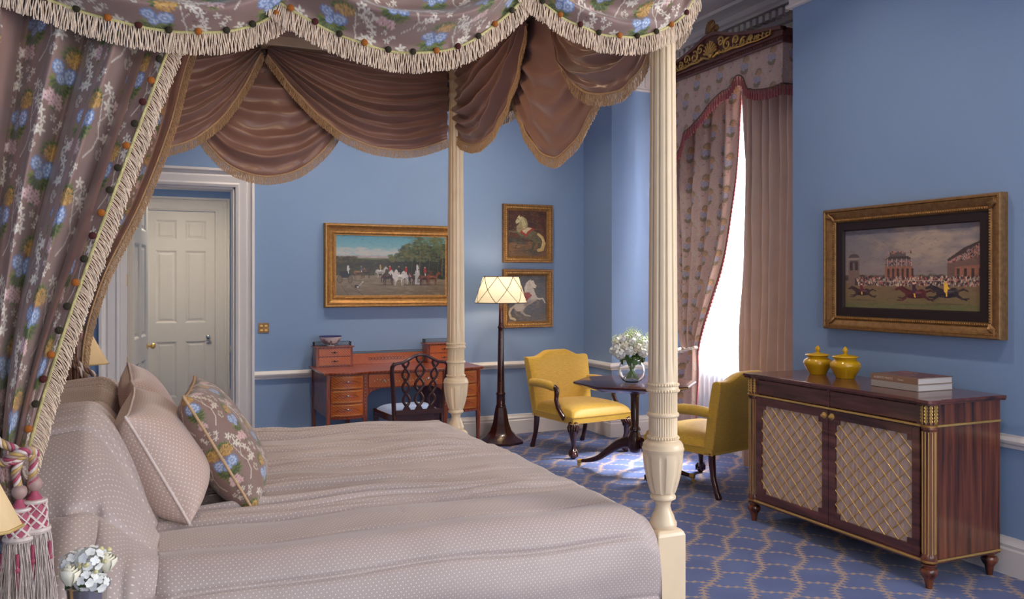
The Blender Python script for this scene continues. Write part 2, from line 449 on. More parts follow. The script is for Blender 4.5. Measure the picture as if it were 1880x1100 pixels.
# ------------------------------------------------------------------ little raster painter (feeds vertex colours of woven / painted surfaces)
class Canvas:
    def __init__(s, w, h, bgc, wrap=False):
        s.w, s.h, s.wrap = w, h, wrap; s.a = np.zeros((h, w, 3)) + nlin(bgc)
    def _put(s, x0, x1, y0, y1, fn, c, alpha):
        offs = [(0, 0)] if not s.wrap else [(i * s.w, j * s.h) for i in (-1, 0, 1) for j in (-1, 0, 1)]
        c = nlin(c)
        for ox, oy in offs:
            a0, a1 = int(max(0, math.floor(x0 + ox) - 1)), int(min(s.w, math.ceil(x1 + ox) + 2))
            b0, b1 = int(max(0, math.floor(y0 + oy) - 1)), int(min(s.h, math.ceil(y1 + oy) + 2))
            if a0 >= a1 or b0 >= b1: continue
            yy, xx = np.mgrid[b0:b1, a0:a1]
            mk = np.clip(fn(xx + .5 - ox, yy + .5 - oy), 0, 1)[..., None] * alpha
            s.a[b0:b1, a0:a1] = s.a[b0:b1, a0:a1] * (1 - mk) + c * mk
    def ell(s, cx, cy, rx, ry, c, rot=0, alpha=1, soft=1.0):
        R = max(rx, ry) + soft + 1; ca, sa = cos(rot), sin(rot)
        def fn(x, y):
            u = (x - cx) * ca + (y - cy) * sa; v = -(x - cx) * sa + (y - cy) * ca
            d = np.sqrt((u / rx) ** 2 + (v / ry) ** 2); return (1 - d) * min(rx, ry) / soft + .5
        s._put(cx - R, cx + R, cy - R, cy + R, fn, c, alpha)
    def line(s, pts, w, c, alpha=1, soft=1.0, w2=None):
        n = len(pts) - 1
        for i in range(n):
            (x0, y0), (x1, y1) = pts[i], pts[i + 1]
            ww = w if w2 is None else w + (w2 - w) * (i + .5) / n
            dx, dy = x1 - x0, y1 - y0; L2 = dx * dx + dy * dy + 1e-9
            def fn(x, y):
                t = np.clip(((x - x0) * dx + (y - y0) * dy) / L2, 0, 1)
                return (ww / 2 - np.hypot(x - x0 - t * dx, y - y0 - t * dy)) / soft + .5
            R = ww + soft
            s._put(min(x0, x1) - R, max(x0, x1) + R, min(y0, y1) - R, max(y0, y1) + R, fn, c, alpha)
    def poly(s, pts, c, alpha=1):
        P = np.array(pts, float)
        def fn(x, y):
            ins = np.zeros(x.shape, bool); j = len(P) - 1
            for i in range(len(P)):
                xi, yi = P[i]; xj, yj = P[j]
                ins ^= ((yi > y) != (yj > y)) & (x < (xj - xi) * (y - yi) / (yj - yi + 1e-12) + xi); j = i
            return ins.astype(float)
        s._put(P[:, 0].min(), P[:, 0].max(), P[:, 1].min(), P[:, 1].max(), fn, c, alpha)
    def grad(s, y0, y1, c0, c1, x0=0, x1=None):
        x1 = x1 or s.w; t = np.linspace(0, 1, y1 - y0)[:, None, None]
        s.a[y0:y1, x0:x1] = nlin(c0) * (1 - t) + nlin(c1) * t
    def sample(s, u, v):   # tile coords, wrap; bilinear
        x = (u % 1) * s.w; y = (v % 1) * s.h
        x0 = np.floor(x).astype(int); y0 = np.floor(y).astype(int); fx = (x - x0)[..., None]; fy = (y - y0)[..., None]
        g = lambda a, b: s.a[b % s.h, a % s.w]
        return (g(x0, y0)*(1-fx)+g(x0+1, y0)*fx)*(1-fy) + (g(x0, y0+1)*(1-fx)+g(x0+1, y0+1)*fx)*fy

# ------------------------------------------------------------------ brocade repeat (0.24 m x 0.27 m)
FW, FH = .30, .262
def make_fabric(bgc):
    r = random.Random(3)
    c0 = Canvas(620, 540, bgc, True); K = 1.6
    class C_:
        def ell(q, x, y, rx, ry, col, rot=0, alpha=1, soft=1.0): c0.ell(x * K, y * K, rx * K, ry * K, col, rot, alpha, 1.2)
        def line(q, pts, w, col, alpha=1, w2=None): c0.line([(x * K, y * K) for x, y in pts], w * K, col, alpha, 1.2, w2 * K if w2 else None)
    c = C_()
    def leaf(x, y, a, l, w, col):
        c.ell(x + cos(a) * l / 2, y + sin(a) * l / 2, l / 2, w, col, a)
    def star(x, y, R, col=(216, 206, 188), a0=0.):
        for k in range(5):
            a = a0 + k * 2 * pi / 5; leaf(x + cos(a) * 2, y + sin(a) * 2, a, R, R * .24, col)
        c.ell(x, y, 2.4, 2.4, (150, 120, 60))
    def branch(pts, w=4.5, col=(206, 194, 176)):
        P = []
        for i in range(13):
            t = i / 12; n = len(pts) - 1; q = min(int(t * n), n - 1); f = t * n - q
            P.append((np.interp(t * n, range(n + 1), [p[0] for p in pts]), np.interp(t * n, range(n + 1), [p[1] for p in pts])))
        c.line(P, w, col, w2=w * .45)
    def blue(x, y, R):
        for k in range(9):
            a = k * 2 * pi / 9; c.ell(x + cos(a) * R * .62, y + sin(a) * R * .62, R * .42, R * .32, (104, 130, 178), a)
        for k in range(8):
            a = k * 2 * pi / 8 + .3; c.ell(x + cos(a) * R * .5, y + sin(a) * R * .5, R * .3, R * .2, (176, 190, 214), a)
        for k in range(6):
            a = k * 2 * pi / 6; c.ell(x + cos(a) * R * .25, y + sin(a) * R * .25, R * .22, R * .15, (120, 146, 192), a)
        c.ell(x, y, R * .14, R * .14, (212, 216, 222))
    def greens(x, y, n, R, a0, a1, col=(104, 114, 44)):
        for k in range(n):
            a = a0 + (a1 - a0) * k / max(1, n - 1)
            leaf(x, y, a, R, R * .11, col)
            leaf(x + cos(a) * R * .35, y + sin(a) * R * .35, a + .5, R * .5, R * .09, (130, 134, 62))
            leaf(x + cos(a) * R * .35, y + sin(a) * R * .35, a - .5, R * .5, R * .09, (70, 84, 40))
    def dotty(x, y, R, n, cols, s):
        for k in range(n):
            a, d = r.uniform(0, 6.28), R * sqrt(r.random()); c.ell(x + cos(a) * d, y + sin(a) * d * .8, s * r.uniform(.6, 1.2), s * .5, r.choice(cols), a)
    def pinkf(x, y, R):
        for k in range(6):
            a = k * pi / 3; leaf(x, y, a, R, R * .26, (206, 160, 160))
            leaf(x, y, a, R * .6, R * .1, (226, 196, 190))
        c.ell(x, y, 3, 3, (150, 70, 80))
    for (ox, oy) in ((0, 0), (310 / 1.6, 270 / 1.6)):
        greens(86+ox, 44+oy, 7, 56, -3.1, -.1)
        dotty(92+ox, 42+oy, 36, 120, [(190, 140, 50), (208, 160, 70), (160, 112, 40)], 6)
        greens(64+ox, 132+oy, 8, 62, .1, 3.0)
        blue(36+ox, 92+oy, 27); blue(88+ox, 104+oy, 31); blue(54+ox, 126+oy, 19)
        greens(50+ox, 200+oy, 6, 44, -.6, 1.9)
        for (dx, dy) in ((30, 186), (62, 192), (40, 212), (10, 200), (70, 216)): pinkf(dx+ox, dy+oy, 19)
        # white stems and star flowers at the side
        branch([(120+ox, 240+oy), (150+ox, 200+oy), (160+ox, 150+oy), (142+ox, 110+oy), (170+ox, 70+oy)], 6)
        branch([(158+ox, 160+oy), (190+ox, 140+oy), (212+ox, 120+oy)], 4)
        branch([(150+ox, 120+oy), (128+ox, 20+oy), (160+ox, -10+oy)], 4)
        for k, (dx, dy) in enumerate(((176, 62), (198, 84), (160, 40), (212, 112), (190, 150), (214, 148), (166, 4), (140, -14), (196, 30))):
            star(dx+ox, dy+oy, 17 + k % 3 * 2, a0=k)
        for k, (dx, dy) in enumerate(((186, 190), (176, 206), (200, 204), (186, 222))):
            c.ell(dx+ox, dy+oy, 11, 6, (196, 186, 168), k + .4); c.ell(dx+ox, dy+oy, 7, 2.5, (150, 126, 116), k + .4)
        for k in range(10):
            x, y = 120 + r.uniform(0, 90), r.uniform(-30, 230); leaf(x+ox, y+oy, r.uniform(0, 6), 13, 2.6, (104, 84, 62))
    for x, y in ((60, 262), (96, 276), (80, 300)): 
        for o in (0, 1): star(x + o * 310 / 1.6, y + o * 270 / 1.6, 13, a0=x)
    g = c0.a.mean(-1, keepdims=True); c0.a = g + (c0.a - g) * .86
    return c0
FAB = make_fabric((138, 107, 97))
FABW = make_fabric((214, 180, 168)); FABW.a = FABW.a * .68 + nlin((214, 180, 168)) * .32  # lighter copy of the brocade; window backlight is put into its colour
def fab(u, v, t=None): return (t or FAB).sample(np.asarray(u) / FW, np.asarray(v) / FH)

# ------------------------------------------------------------------ SETTING
XR, YB, XW, YN, YP, XP, H = 3.95, 7.4, 4.6, 4.36, 6.85, 4.03, 3.70
XL, Y0 = -.95, -1.2
def S(name, mb, m, **k): return struct(obj(name, mb, m, **k))
S('floor', MB().box(XL - .2, 5.4, Y0, 10.7, -.1, 0), M['carpet'], smooth=0)
S('ceiling', MB().box(XL - .2, 5.4, Y0, 10.7, H, H + .1), M['ceil'], smooth=0)
DX0, DX1, DZ = -.17, .71, 2.25
S('wall_back', MB().box(XL - .2, DX0, YB, YB + .2, 0, H).box(DX1, XP, YB, YB + .2, 0, H).box(DX0, DX1, YB, YB + .2, DZ, H), M['wall'], smooth=0)
S('wall_pier', MB().box(XP, 5.2, YP, YB + .2, 0, H), M['wall'], smooth=0)
S('wall_left', MB().box(XL - .2, XL, Y0, YB, 0, H), M['wall'], smooth=0)
S('wall_right', MB().box(XR, 5.2, 2.0, YN, 0, H).box(XR, 4.15, 1.2, 2.0, 0, H).box(XR, 4.15, Y0, -1.1, 0, H).box(XR, 4.15, -1.1, 1.2, 0, .55).box(XR, 4.15, -1.1, 1.2, 2.9, H), M['wall'], smooth=0)
WY0, WY1, WZ0, WZ1 = 4.92, 6.15, .80, 3.12
S('wall_window', MB().box(XW, 5.0, YN, WY0, 0, H).box(XW, 5.0, WY1, YP, 0, H).box(XW, 5.0, WY0, WY1, 0, WZ0).box(XW, 5.0, WY0, WY1, WZ1, H), M['wall'], smooth=0)
# passage beyond the doorway
S('wall_passage', MB().box(-1.2, -1.0, YB + .2, 10.5, 0, 2.9).box(1.5, 1.7, YB + .2, 10.5, 0, 2.9).box(-1.2, .03, 10.5, 10.7, 0, 2.9).box(.78, 1.7, 10.5, 10.7, 0, 2.9).box(.03, .78, 10.5, 10.7, 2.285, 2.9).box(-1.2, 1.7, YB + .2, 10.7, 2.9, 3.0), M['wall'], smooth=0)
room = [(XR, Y0), (XR, YN), (XW, YN), (XW, YP), (XP, YP), (XP, YB), (XL, YB), (XL, Y0)]
# cornice: fluted frieze, dentil course, cove
cor = [(0, 3.27), (.030, 3.27), (.035, 3.285), (.018, 3.295), (.018, 3.46), (.045, 3.47), (.055, 3.49), (.06, 3.50), (.06, 3.56), (.15, 3.565), (.155, 3.585), (.17, 3.60), (.18, 3.64), (.215, 3.665), (.27, 3.675), (.275, H), (0, H)]
S('trim_1', MB().run(cor, room), M['white'], smooth=30)
d = MB()
for i in range(len(room) - 1):
    a, b = Vector(room[i]), Vector(room[i + 1]); L = (b - a).length; t = (b - a).normalized(); n = Vector((-t.y, t.x))
    if i in (6,): continue
    k = int(L / .075)
    for j in range(k):
        p = a + t * (j + .5) * L / k
        for (o0, o1, z0, z1, w) in ((.058, .125, 3.505, 3.558, .021), (.008, .024, 3.315, 3.44, .012)):
            q = [p - t * w + n * o0, p + t * w + n * o0, p + t * w + n * o1, p - t * w + n * o1]
            d.loft([[(v.x, v.y, z0) for v in q], [(v.x, v.y, z1) for v in q]])
S('trim_2', d, M['white'], smooth=0)
rail = [(0, .625), (.012, .628), (.018, .645), (.030, .655), (.034, .668), (.028, .682), (.016, .692), (0, .695)]
S('trim_3', MB().run(rail, [(XR, Y0), (XR, YN), (XW, YN), (XW, WY0 - .1)]), M['white'], smooth=30)
S('trim_4', MB().run(rail, [(XW, WY1 + .1), (XW, YP), (XP, YP), (XP, YB), (.86, YB)]), M['white'], smooth=30)
S('trim_5', MB().run(rail, [(-.315, YB), (XL, YB), (XL, Y0)]), M['white'], smooth=30)
base = [(0, 0), (.03, 0), (.03, .125), (.024, .135), (.026, .15), (.014, .165), (.01, .182), (0, .185)]
S('baseboard_right', MB().run(base, [(XR, Y0), (XR, YN), (XW, YN), (XW, WY0)]), M['white'], smooth=30)
S('baseboard_back', MB().run(base, [(XW, WY0 + .05), (XW, YP), (XP, YP), (XP, YB), (.86, YB)]), M['white'], smooth=30)
S('baseboard_left', MB().run(base, [(-.315, YB), (XL, YB), (XL, Y0)]), M['white'], smooth=30)
# doorway architrave
arch = [(0, 0), (.0, .018), (.02, .026), (.035, .020), (.05, .022), (.085, .030), (.10, .024), (.118, .030), (.13, .052), (.15, .05), (.15, 0)]
def architrave(name, x0, x1, z, y, prof, m):
    mb = MB(); secs = []
    for (cx, cz, sx, sz) in ((x0, 0, -1, 0), (x0, z, -1, 1), (x1, z, 1, 1), (x1, 0, 1, 0)):
        secs.append([(cx + sx * o, y - dpt, cz + sz * o) for o, dpt in prof])
    mb.loft(secs); return S(name, mb, m, smooth=25)
architrave('trim_6', DX0, DX1, DZ, YB, arch, M['white'])
S('trim_7', MB().box(DX0, DX0 + .05, YB + .005, YB + .2, 0, DZ).box(DX1 - .02, DX1, YB + .005, YB + .2, 0, DZ).box(DX0, DX1, YB + .005, YB + .2, DZ - .02, DZ), M['white'], smooth=0, bevel=.003)
architrave('trim_8', .03, .78, 2.285, 10.5, [(o * 1.05, dd) for o, dd in arch], M['door'])
S('trim_9', MB().run(rail, [(1.5, YB + .2), (1.5, 10.5), (.937, 10.5)]), M['door'], smooth=30)
S('baseboard_passage', MB().run(base, [(1.5, YB + .2), (1.5, 10.5), (.937, 10.5)]), M['door'], smooth=30)

def panelled(w, h, th, m, name, panels):
    """door slab in local coords x 0..w, y 0..th (front at y=0), with sunk moulded panels"""
    mb = MB(); xs = sorted({0, w} | {p for q in panels for p in q[:2]}); zs = sorted({0, h} | {p for q in panels for p in q[2:]})
    mb.box(0, w, .0135, th, 0, h)
    inp = lambda x, z: any(a < x < b and c < z < e for a, b, c, e in panels)
    for i in range(len(xs) - 1):
        for j in range(len(zs) - 1):
            if not inp((xs[i] + xs[i+1]) / 2, (zs[j] + zs[j+1]) / 2): mb.box(xs[i], xs[i+1], 0, .013, zs[j], zs[j+1])
    for a, b, c, e in panels:
        for o, dpt in ((0, 0),):
            q0 = [(a, 0, c), (b, 0, c), (b, 0, e), (a, 0, e)]
            i1 = [(a+.014, .006, c+.014), (b-.014, .006, c+.014), (b-.014, .006, e-.014), (a+.014, .006, e-.014)]
            i2 = [(a+.02, .012, c+.02), (b-.02, .012, c+.02), (b-.02, .012, e-.02), (a+.02, .012, e-.02)]
            i3 = [(a+.034, .012, c+.034), (b-.034, .012, c+.034), (b-.034, .012, e-.034), (a+.034, .012, e-.034)]
            i4 = [(a+.05, .006, c+.05), (b-.05, .006, c+.05), (b-.05, .006, e-.05), (a+.05, .006, e-.05)]
            mb.loft([q0, i1, i2, i3, i4], cap=False); mb.add(i4, [(0, 1, 2, 3)])
    return mb
def six(w, h):
    a, b, c = .13 * w, .44 * w, .56 * w; dd = .87 * w
    P = []
    for x0, x1 in ((a, b), (c, dd)): P += [(x0, x1, .12, .80 * h * .42), (x0, x1, .97 * h * .43 + .03, .80 * h), (x0, x1, .855 * h, .955 * h)]
    return P
def knob(parent, loc, axis, m, r=.026, name='door_knob'):
    mb = MB().lathe([(.001, 0), (r * .95, 0), (r * .95, .006), (r * .4, .01), (r * .38, .03), (r * .8, .036), (r, .048), (r * .85, .062), (r * .3, .07), (.001, .071)], n=20)
    mb.tf(Matrix.Translation(loc) @ Vector(axis).to_track_quat('Z', 'Y').to_matrix().to_4x4())
    return obj(name, mb, m, parent, world=True, label=name.replace('_', ' ') + ' in polished metal')
d1 = S('door_1', panelled(.745, 2.28, .04, None, '', six(.745, 2.28)), M['door'], smooth=0)
d1.location = (.0325, 10.505, 0.0)
knob(d1, (.70, 10.505, .81), (0, -1, 0), M['chrome'])
obj('lock_escutcheon', MB().lathe([(.001, 0), (.012, 0), (.012, .006), (.001, .007)], n=16).tf(Matrix.Translation((.70, 10.505, .745)) @ Matrix.Rotation(pi / 2, 4, 'X')), M['chrome'], d1, world=True)
d2 = S('door_2', panelled(.80, 2.225, .04, None, '', six(.80, 2.225)), M['door'], smooth=0)
ang = math.atan2(.80, .125)
d2.location = (-.082, YB + .23, .008); d2.rotation_euler = (0, 0, ang)
kp = Vector((-.082, YB + .23, .87)) + Vector((cos(ang), sin(ang), 0)) * .755
knob(d2, kp, (sin(ang), -cos(ang), 0), M['brass'], .028)
for z in (.75, 1.42):
    obj('hinge', MB().box(DX0 + .0505, DX0 + .056, YB + .06, YB + .12, z, z + .1), M['brass'], d2, world=True, bevel=.002)
# windows
def window(name, x, y0, y1, z0, z1, cols, rows, th=.05):
    mb = MB(); mb.box(x, x + th, y0, y0 + .07, z0, z1).box(x, x + th, y1 - .07, y1, z0, z1).box(x, x + th, y0 + .07, y1 - .07, z0, z0 + .09).box(x, x + th, y0 + .07, y1 - .07, z1 - .07, z1)
    for i in range(1, cols): yy = y0 + (y1 - y0) * i / cols; mb.box(x + .01, x + th - .01, yy - .012, yy + .012, z0 + .09, z1 - .07)
    for i in range(1, rows): zz = z0 + (z1 - z0) * i / rows; mb.box(x + .01, x + th - .01, y0 + .07, y1 - .07, zz - .014, zz + .014)
    w = S(name, mb, M['white'], smooth=0)
    obj('pane', MB().box(x + .022, x + .026, y0 + .07, y1 - .07, z0 + .09, z1 - .07), M['pane'], w, smooth=0)
    return w
pm = bpy.data.materials.new('window_glass'); pm.use_nodes = True; nt = pm.node_tree; nt.nodes.clear()
_o = nt.nodes.new('ShaderNodeOutputMaterial'); _t = nt.nodes.new('ShaderNodeBsdfTransparent'); _g = nt.nodes.new('ShaderNodeBsdfGlossy'); _m = nt.nodes.new('ShaderNodeMixShader')
_g.inputs['Roughness'].default_value = .02; _m.inputs[0].default_value = .06
nt.links.new(_t.outputs[0], _m.inputs[1]); nt.links.new(_g.outputs[0], _m.inputs[2]); nt.links.new(_m.outputs[0], _o.inputs[0])
M['pane'] = pm
window('window_1', 4.86, WY0, WY1, WZ0, WZ1, 2, 4)
S('wall_rear', MB().box(XL - .2, -.1, Y0 - .2, Y0, 0, H).box(3.3, 5.2, Y0 - .2, Y0, 0, H).box(-.1, 3.3, Y0 - .2, Y0, 0, .45).box(-.1, 3.3, Y0 - .2, Y0, 3.0, H), M['wall'], smooth=0)
w3 = MB().box(-.1, -.02, Y0 - .12, Y0 - .06, .45, 3.0).box(3.22, 3.3, Y0 - .12, Y0 - .06, .45, 3.0).box(-.02, 3.22, Y0 - .12, Y0 - .06, .45, .53).box(-.02, 3.22, Y0 - .12, Y0 - .06, 2.92, 3.0).box(1.57, 1.63, Y0 - .12, Y0 - .06, .53, 2.92).box(-.02, 3.22, Y0 - .11, Y0 - .07, 1.70, 1.74)
S('added_window_rear', w3, M['white'], smooth=0)  # unseen window, added for the rear fill light
window('added_window_right', 4.03, -1.1, 1.2, .55, 2.9, 4, 4)  # unseen window, added for the right-hand fill light
S('trim_10', MB().box(XW - .015, XW + .26, WY1 - .02, WY1 + .001, WZ0, WZ1).box(XW - .015, XW + .26, WY0 - .001, WY0 + .02, WZ0, WZ1).box(XW - .03, XW + .26, WY0, WY1, WZ0 - .03, WZ0), M['white'], smooth=0)

# ------------------------------------------------------------------ BED
BX, BN, BF = 1.65, 2.457, 4.563           # foot posts x, near y, far y
HX = -.62
bed = thing('four_poster_bed', 'cream painted four-poster bed with fluted turned posts and high tester frame', 'bed', (.5, 3.5, 0))
PROF = [(.045, .604), (.0475, .612), (.0475, .622), (.041, .632), (.038, .645), (.029, .662), (.0255, .678), (.028, .692), (.036, .700), (.0435, .704), (.0445, .710), (.042, .716), (.038, .722)]
for i in range(17):
    t = i / 16; z = .724 + (.868 - .724) * t; r = .043 + (.070 - .043) * (sin(t * pi / 2) ** .9)
    PROF.append((r, z, (.0045 if .06 < t < .9 else 0), 8))
PROF += [(.0725, .872), (.0725, .878), (.070, .880), (.069, .890), (.063, .900), (.052, .906), (.0515, .909), (.0515, .921)]
PROF += [(.049, .922)] + [(.0492, z, -.003, 36) for z in (.924, .985)] + [(.0545, .989), (.056, .994), (.0545, .999)] + [(.0492, z, -.003, 36) for z in (1.003, 1.066)] + [(.0515, 1.072), (.053, 1.078), (.0535, 1.088), (.0515, 1.093), (.0515, 1.103), (.050, 1.106)]
for i in range(24):
    t = i / 23; z = 1.112 + (2.515 - 1.112) * t; PROF.append((.051 - .010 * t, z, (.0055 if .01 < t < .99 else 0), 12))
PROF += [(.044, 2.52), (.046, 2.53), (.044, 2.54)] + [(.040, z, -.003, 24) for z in (2.545, 2.60)] + [(.044, 2.605), (.046, 2.61), (.040, 2.62)] + [(.0405, z, -.003, 24) for z in (2.622, 2.655)] + [(.046, 2.66), (.050, 2.67), (.052, 2.69)]
def bed_post(x, y):
    mb = MB().lathe(PROF, (x, y, 0), 288)
    p = obj('bed_post', mb, M['cream'], bed, world=True, smooth=50)
    for z, r in ((.9145, .0515), (1.078, .053), (1.098, .0515)):
        b = MB(); n = 34
        b.lathe([(r - .006, z - .004), (r, z - .004), (r, z + .004), (r - .006, z + .004)], (x, y, 0), 34)
        for k in range(n): b.ball((x + r * cos(2*pi*k/n), y + r * sin(2*pi*k/n), z), .0056, 8, 5)
        obj('bead_ring', b, M['cream'], p, world=True)
    h = .056
    lo = MB().loft([[(x+a*h, y+c*h, 0) for a, c in ((-1,-1),(1,-1),(1,1),(-1,1))], [(x+a*h, y+c*h, .585) for a, c in ((-1,-1),(1,-1),(1,1),(-1,1))],
                    [(x+a*(h-.004), y+c*(h-.004), .595) for a, c in ((-1,-1),(1,-1),(1,1),(-1,1))], [(x+a*.044, y+c*.044, .604) for a, c in ((-1,-1),(1,-1),(1,1),(-1,1))]])
    obj('plinth_block', lo, M['cream'], p, world=True, smooth=0, bevel=.004)
for y in (BN, BF): bed_post(BX, y); bed_post(HX, y)
fr = MB()
for (x0, x1, y0, y1) in ((HX-.05, BX+.05, BN-.05, BN+.05), (HX-.05, BX+.05, BF-.05, BF+.05), (BX-.05, BX+.05, BN+.05, BF-.05), (HX-.05, HX+.05, BN+.05, BF-.05)):
    fr.box(x0, x1, y0, y1, 2.69, 2.80)
obj('tester_frame', fr, M['cream'], bed, world=True, smooth=0, bevel=.004)
obj('tester_shade_panel', MB().box(HX + .05, BX - .05, BN + .05, BF - .05, 2.74, 2.76), M['taupe'], bed, world=True, smooth=0)  # unseen canopy roof, added to shade the inside
obj('mattress', MB().box(HX + .07, BX - .10, BN + .02, BF - .02, .25, .58), M['white'], bed, world=True, bevel=.05)
obj('side_rail', MB().box(HX + .056, BX - .056, BN - .02, BN + .02, .22, .40).box(HX + .056, BX - .056, BF - .02, BF + .02, .22, .40).box(BX - .02, BX + .02, BN + .056, BF - .056, .22, .5), M['cream'], bed, world=True, smooth=0)
obj('headboard', MB().box(HX - .02, HX + .02, BN + .056, BF - .056, .25, 1.0), M['taupe'], bed, world=True, smooth=0, bevel=.02)

# bedspread ------------------------------------------------------------
def bedspread():
    nx = 430
    xs = np.linspace(HX + .03, 1.588, nx)
    # cross-section stations: near hem -> top -> far hem, by arc parameter
    top_n, top_f = 2.49, 4.56
    yn, yf = 2.382, 4.635
    ws = []
    sd = np.linspace(0, .60, 130); arc = np.linspace(0, 1, 40)[1:-1]; tp = np.linspace(0, 1, 560)
    rows_y, rows_z, kind = [], [], []
    rr = yn_r = .115
    ztop = .672
    for s_ in sd: rows_y.append(yn); rows_z.append(.06 + s_ / .60 * (ztop - rr - .06)); kind.append(0)
    for a in arc: rows_y.append(yn + rr * (1 - cos(a * pi / 2))); rows_z.append(ztop - rr + rr * sin(a * pi / 2)); kind.append(1)
    for t in tp: rows_y.append(yn + rr + t * (yf - rr - yn - rr)); rows_z.append(ztop); kind.append(2)
    for a in arc: rows_y.append(yf - rr * (1 - sin(a * pi / 2)) ); rows_z.append(ztop - rr + rr * cos(a * pi / 2)); kind.append(1)
    for s_ in sd[::-1][::3]: rows_y.append(yf); rows_z.append(.06 + s_ / .60 * (ztop - rr - .06)); kind.append(0)
    ry, rz = np.array(rows_y), np.array(rows_z)
    ds = np.hypot(np.diff(ry), np.diff(rz)); s = np.concatenate([[0], np.cumsum(ds)])
    i0 = np.searchsorted(ry, yn + rr - 1e-6); s_edge = s[np.argmax(np.array(kind) == 2)]
    R = len(ry)
    Y = np.repeat(ry[:, None], nx, 1); Z = np.repeat(rz[:, None], nx, 1); Xg = np.repeat(xs[None, :], R, 0); Sg = np.repeat(s[:, None], nx, 1)
    # pillow mounds under the cloth at the head
    edge = 1 - ss(-.17, .035, Xg)
    prof = np.clip(edge, 0, 1) ** .62 * (.90 + .10 * ss(-.45, -.15, Xg))
    gy = .26 + .11 * np.exp(-((Y - 3.02) / .42) ** 2) + .09 * np.exp(-((Y - 4.08) / .38) ** 2) - .05 * np.exp(-((Y - 3.55) / .12) ** 2)
    fall = ss(2.385, 2.90, Y) ** .6 * (1 - ss(4.35, 4.64, Y)) ** .8
    up = prof * gy * fall
    Z = Z + up * (Z > ztop - rr - .001)
    # cloth over the side of the mound stretches up a little, with soft vertical folds
    side = np.clip((ztop + .12 - Z) / .4, 0, 1) * (Y < 2.5)
    fold = (.020 * np.sin(Xg * 26 + 1.5 * np.sin(Z * 4)) + .010 * np.sin(Xg * 55 + 2)) * ss(.15, -.05, Xg) * 0 + (.052 * (np.abs(np.sin(Xg * 19 + 1.0 * np.sin(Z * 6))) ** .8 - .5) + .014 * np.sin(Xg * 71 + 2)) * (1 - ss(-.05, .1, Xg))
    nearmask = (1 - ss(2.40, 2.78, Y))
    Y = Y - nearmask * fold * (1 - ss(.80, .95, Z)) - nearmask * .075 * (1 - ss(-.035, .0, Xg))
    # quilting seams along the bed: spacing .215 in arc
    seams = [s_edge - .125 - .205 * k for k in range(4)] + [s_edge + .09 + .02 + .235 * k for k in range(10)]
    q = np.zeros_like(Z); puff = np.zeros_like(Z); ft = 1 - .75 * ss(1.30, 1.56, Xg)
    wig = .010 * np.sin(Xg * 3.1) + .006 * np.sin(Xg * 9.7)
    for sm in seams:
        dd = Sg - sm - wig; q -= .017 * np.exp(-(np.abs(dd) / .0085) ** 1.5)
        puff += .010 * np.exp(-((np.abs(dd) - .10) / .07) ** 2)
    # long loose ridges on the top
    rid = np.zeros_like(Z)
    r_ = np.random.default_rng(5)
    for k in range(46):
        c0 = r_.uniform(2.85, 4.55); xc = r_.uniform(.3, 1.5); wx = r_.uniform(.3, .8); sl = r_.uniform(-.10, .06); wd = r_.uniform(.010, .024)
        dd = Y - c0 - sl * (Xg - xc) - .012 * np.sin(Xg * 4 + k); env = np.exp(-((Xg - xc) / wx) ** 2); A_ = r_.uniform(.9, 1.9)
        rid += A_ * env * (.010 * np.exp(-((dd - 1.6 * wd) / (1.5 * wd)) ** 2) - .011 * np.exp(-(dd / (.40 * wd)) ** 2))
    for k in range(60):   # puckers running off the seams
        xc, yc = r_.uniform(.1, 1.6), r_.uniform(2.5, 4.5); rid += r_.uniform(-.003, .004) * np.exp(-((Xg - xc) / .012) ** 2 - ((Y - yc) / .05) ** 2)
    disp = (q + puff + rid * (Y > 2.7)) * ft
    wob = .004 * np.sin(Xg * 7 + Y * 3) + .003 * np.sin(Xg * 13 - Y * 7 + Z * 9)
    disp = disp + wob
    # normals
    P = np.stack([Xg, Y, Z], -1)
    du = np.gradient(P, axis=1); dv = np.gradient(P, axis=0); n = np.cross(du, dv); n /= np.linalg.norm(n, axis=-1, keepdims=True) + 1e-9
    P = P + n * disp[..., None]
    # round the foot edge down
    fe = ss(1.50, 1.588, Xg); P[..., 2] -= .035 * fe ** 2 * ss(.40, .64, P[..., 2])
    # foot face
    last = P[:, -1, :]
    foot = [last + 0]
    for k in range(1, 14):
        L = last.copy(); t = k / 13; L[:, 0] = 1.588 + .004 * min(1, k) ; L[:, 2] = np.minimum(last[:, 2], last[:, 2] * (1 - t) + .10 * t); foot.append(L)
    P = np.concatenate([P, np.stack(foot[1:], 1)], 1)
    uu = np.concatenate([Xg, np.repeat((1.588 + .04 * np.arange(1, 14))[None], R, 0)], 1)
    # true arc length across for the dots
    seg = np.linalg.norm(np.diff(P, axis=0), axis=-1); A = np.concatenate([np.zeros((1, P.shape[1])), np.cumsum(seg, 0)], 0)
    A = A - A[250:251] 
    base_ = s[250]
    uv = np.stack([uu, A * .35 + (Sg[:, :1] - base_) * .65], -1)
    o = grid('bedspread', P, M['spread'], None, uv=uv)
    tag(o, 'pale taupe quilted bedspread with woven white dots covering the whole bed', 'bedspread')
bedspread()

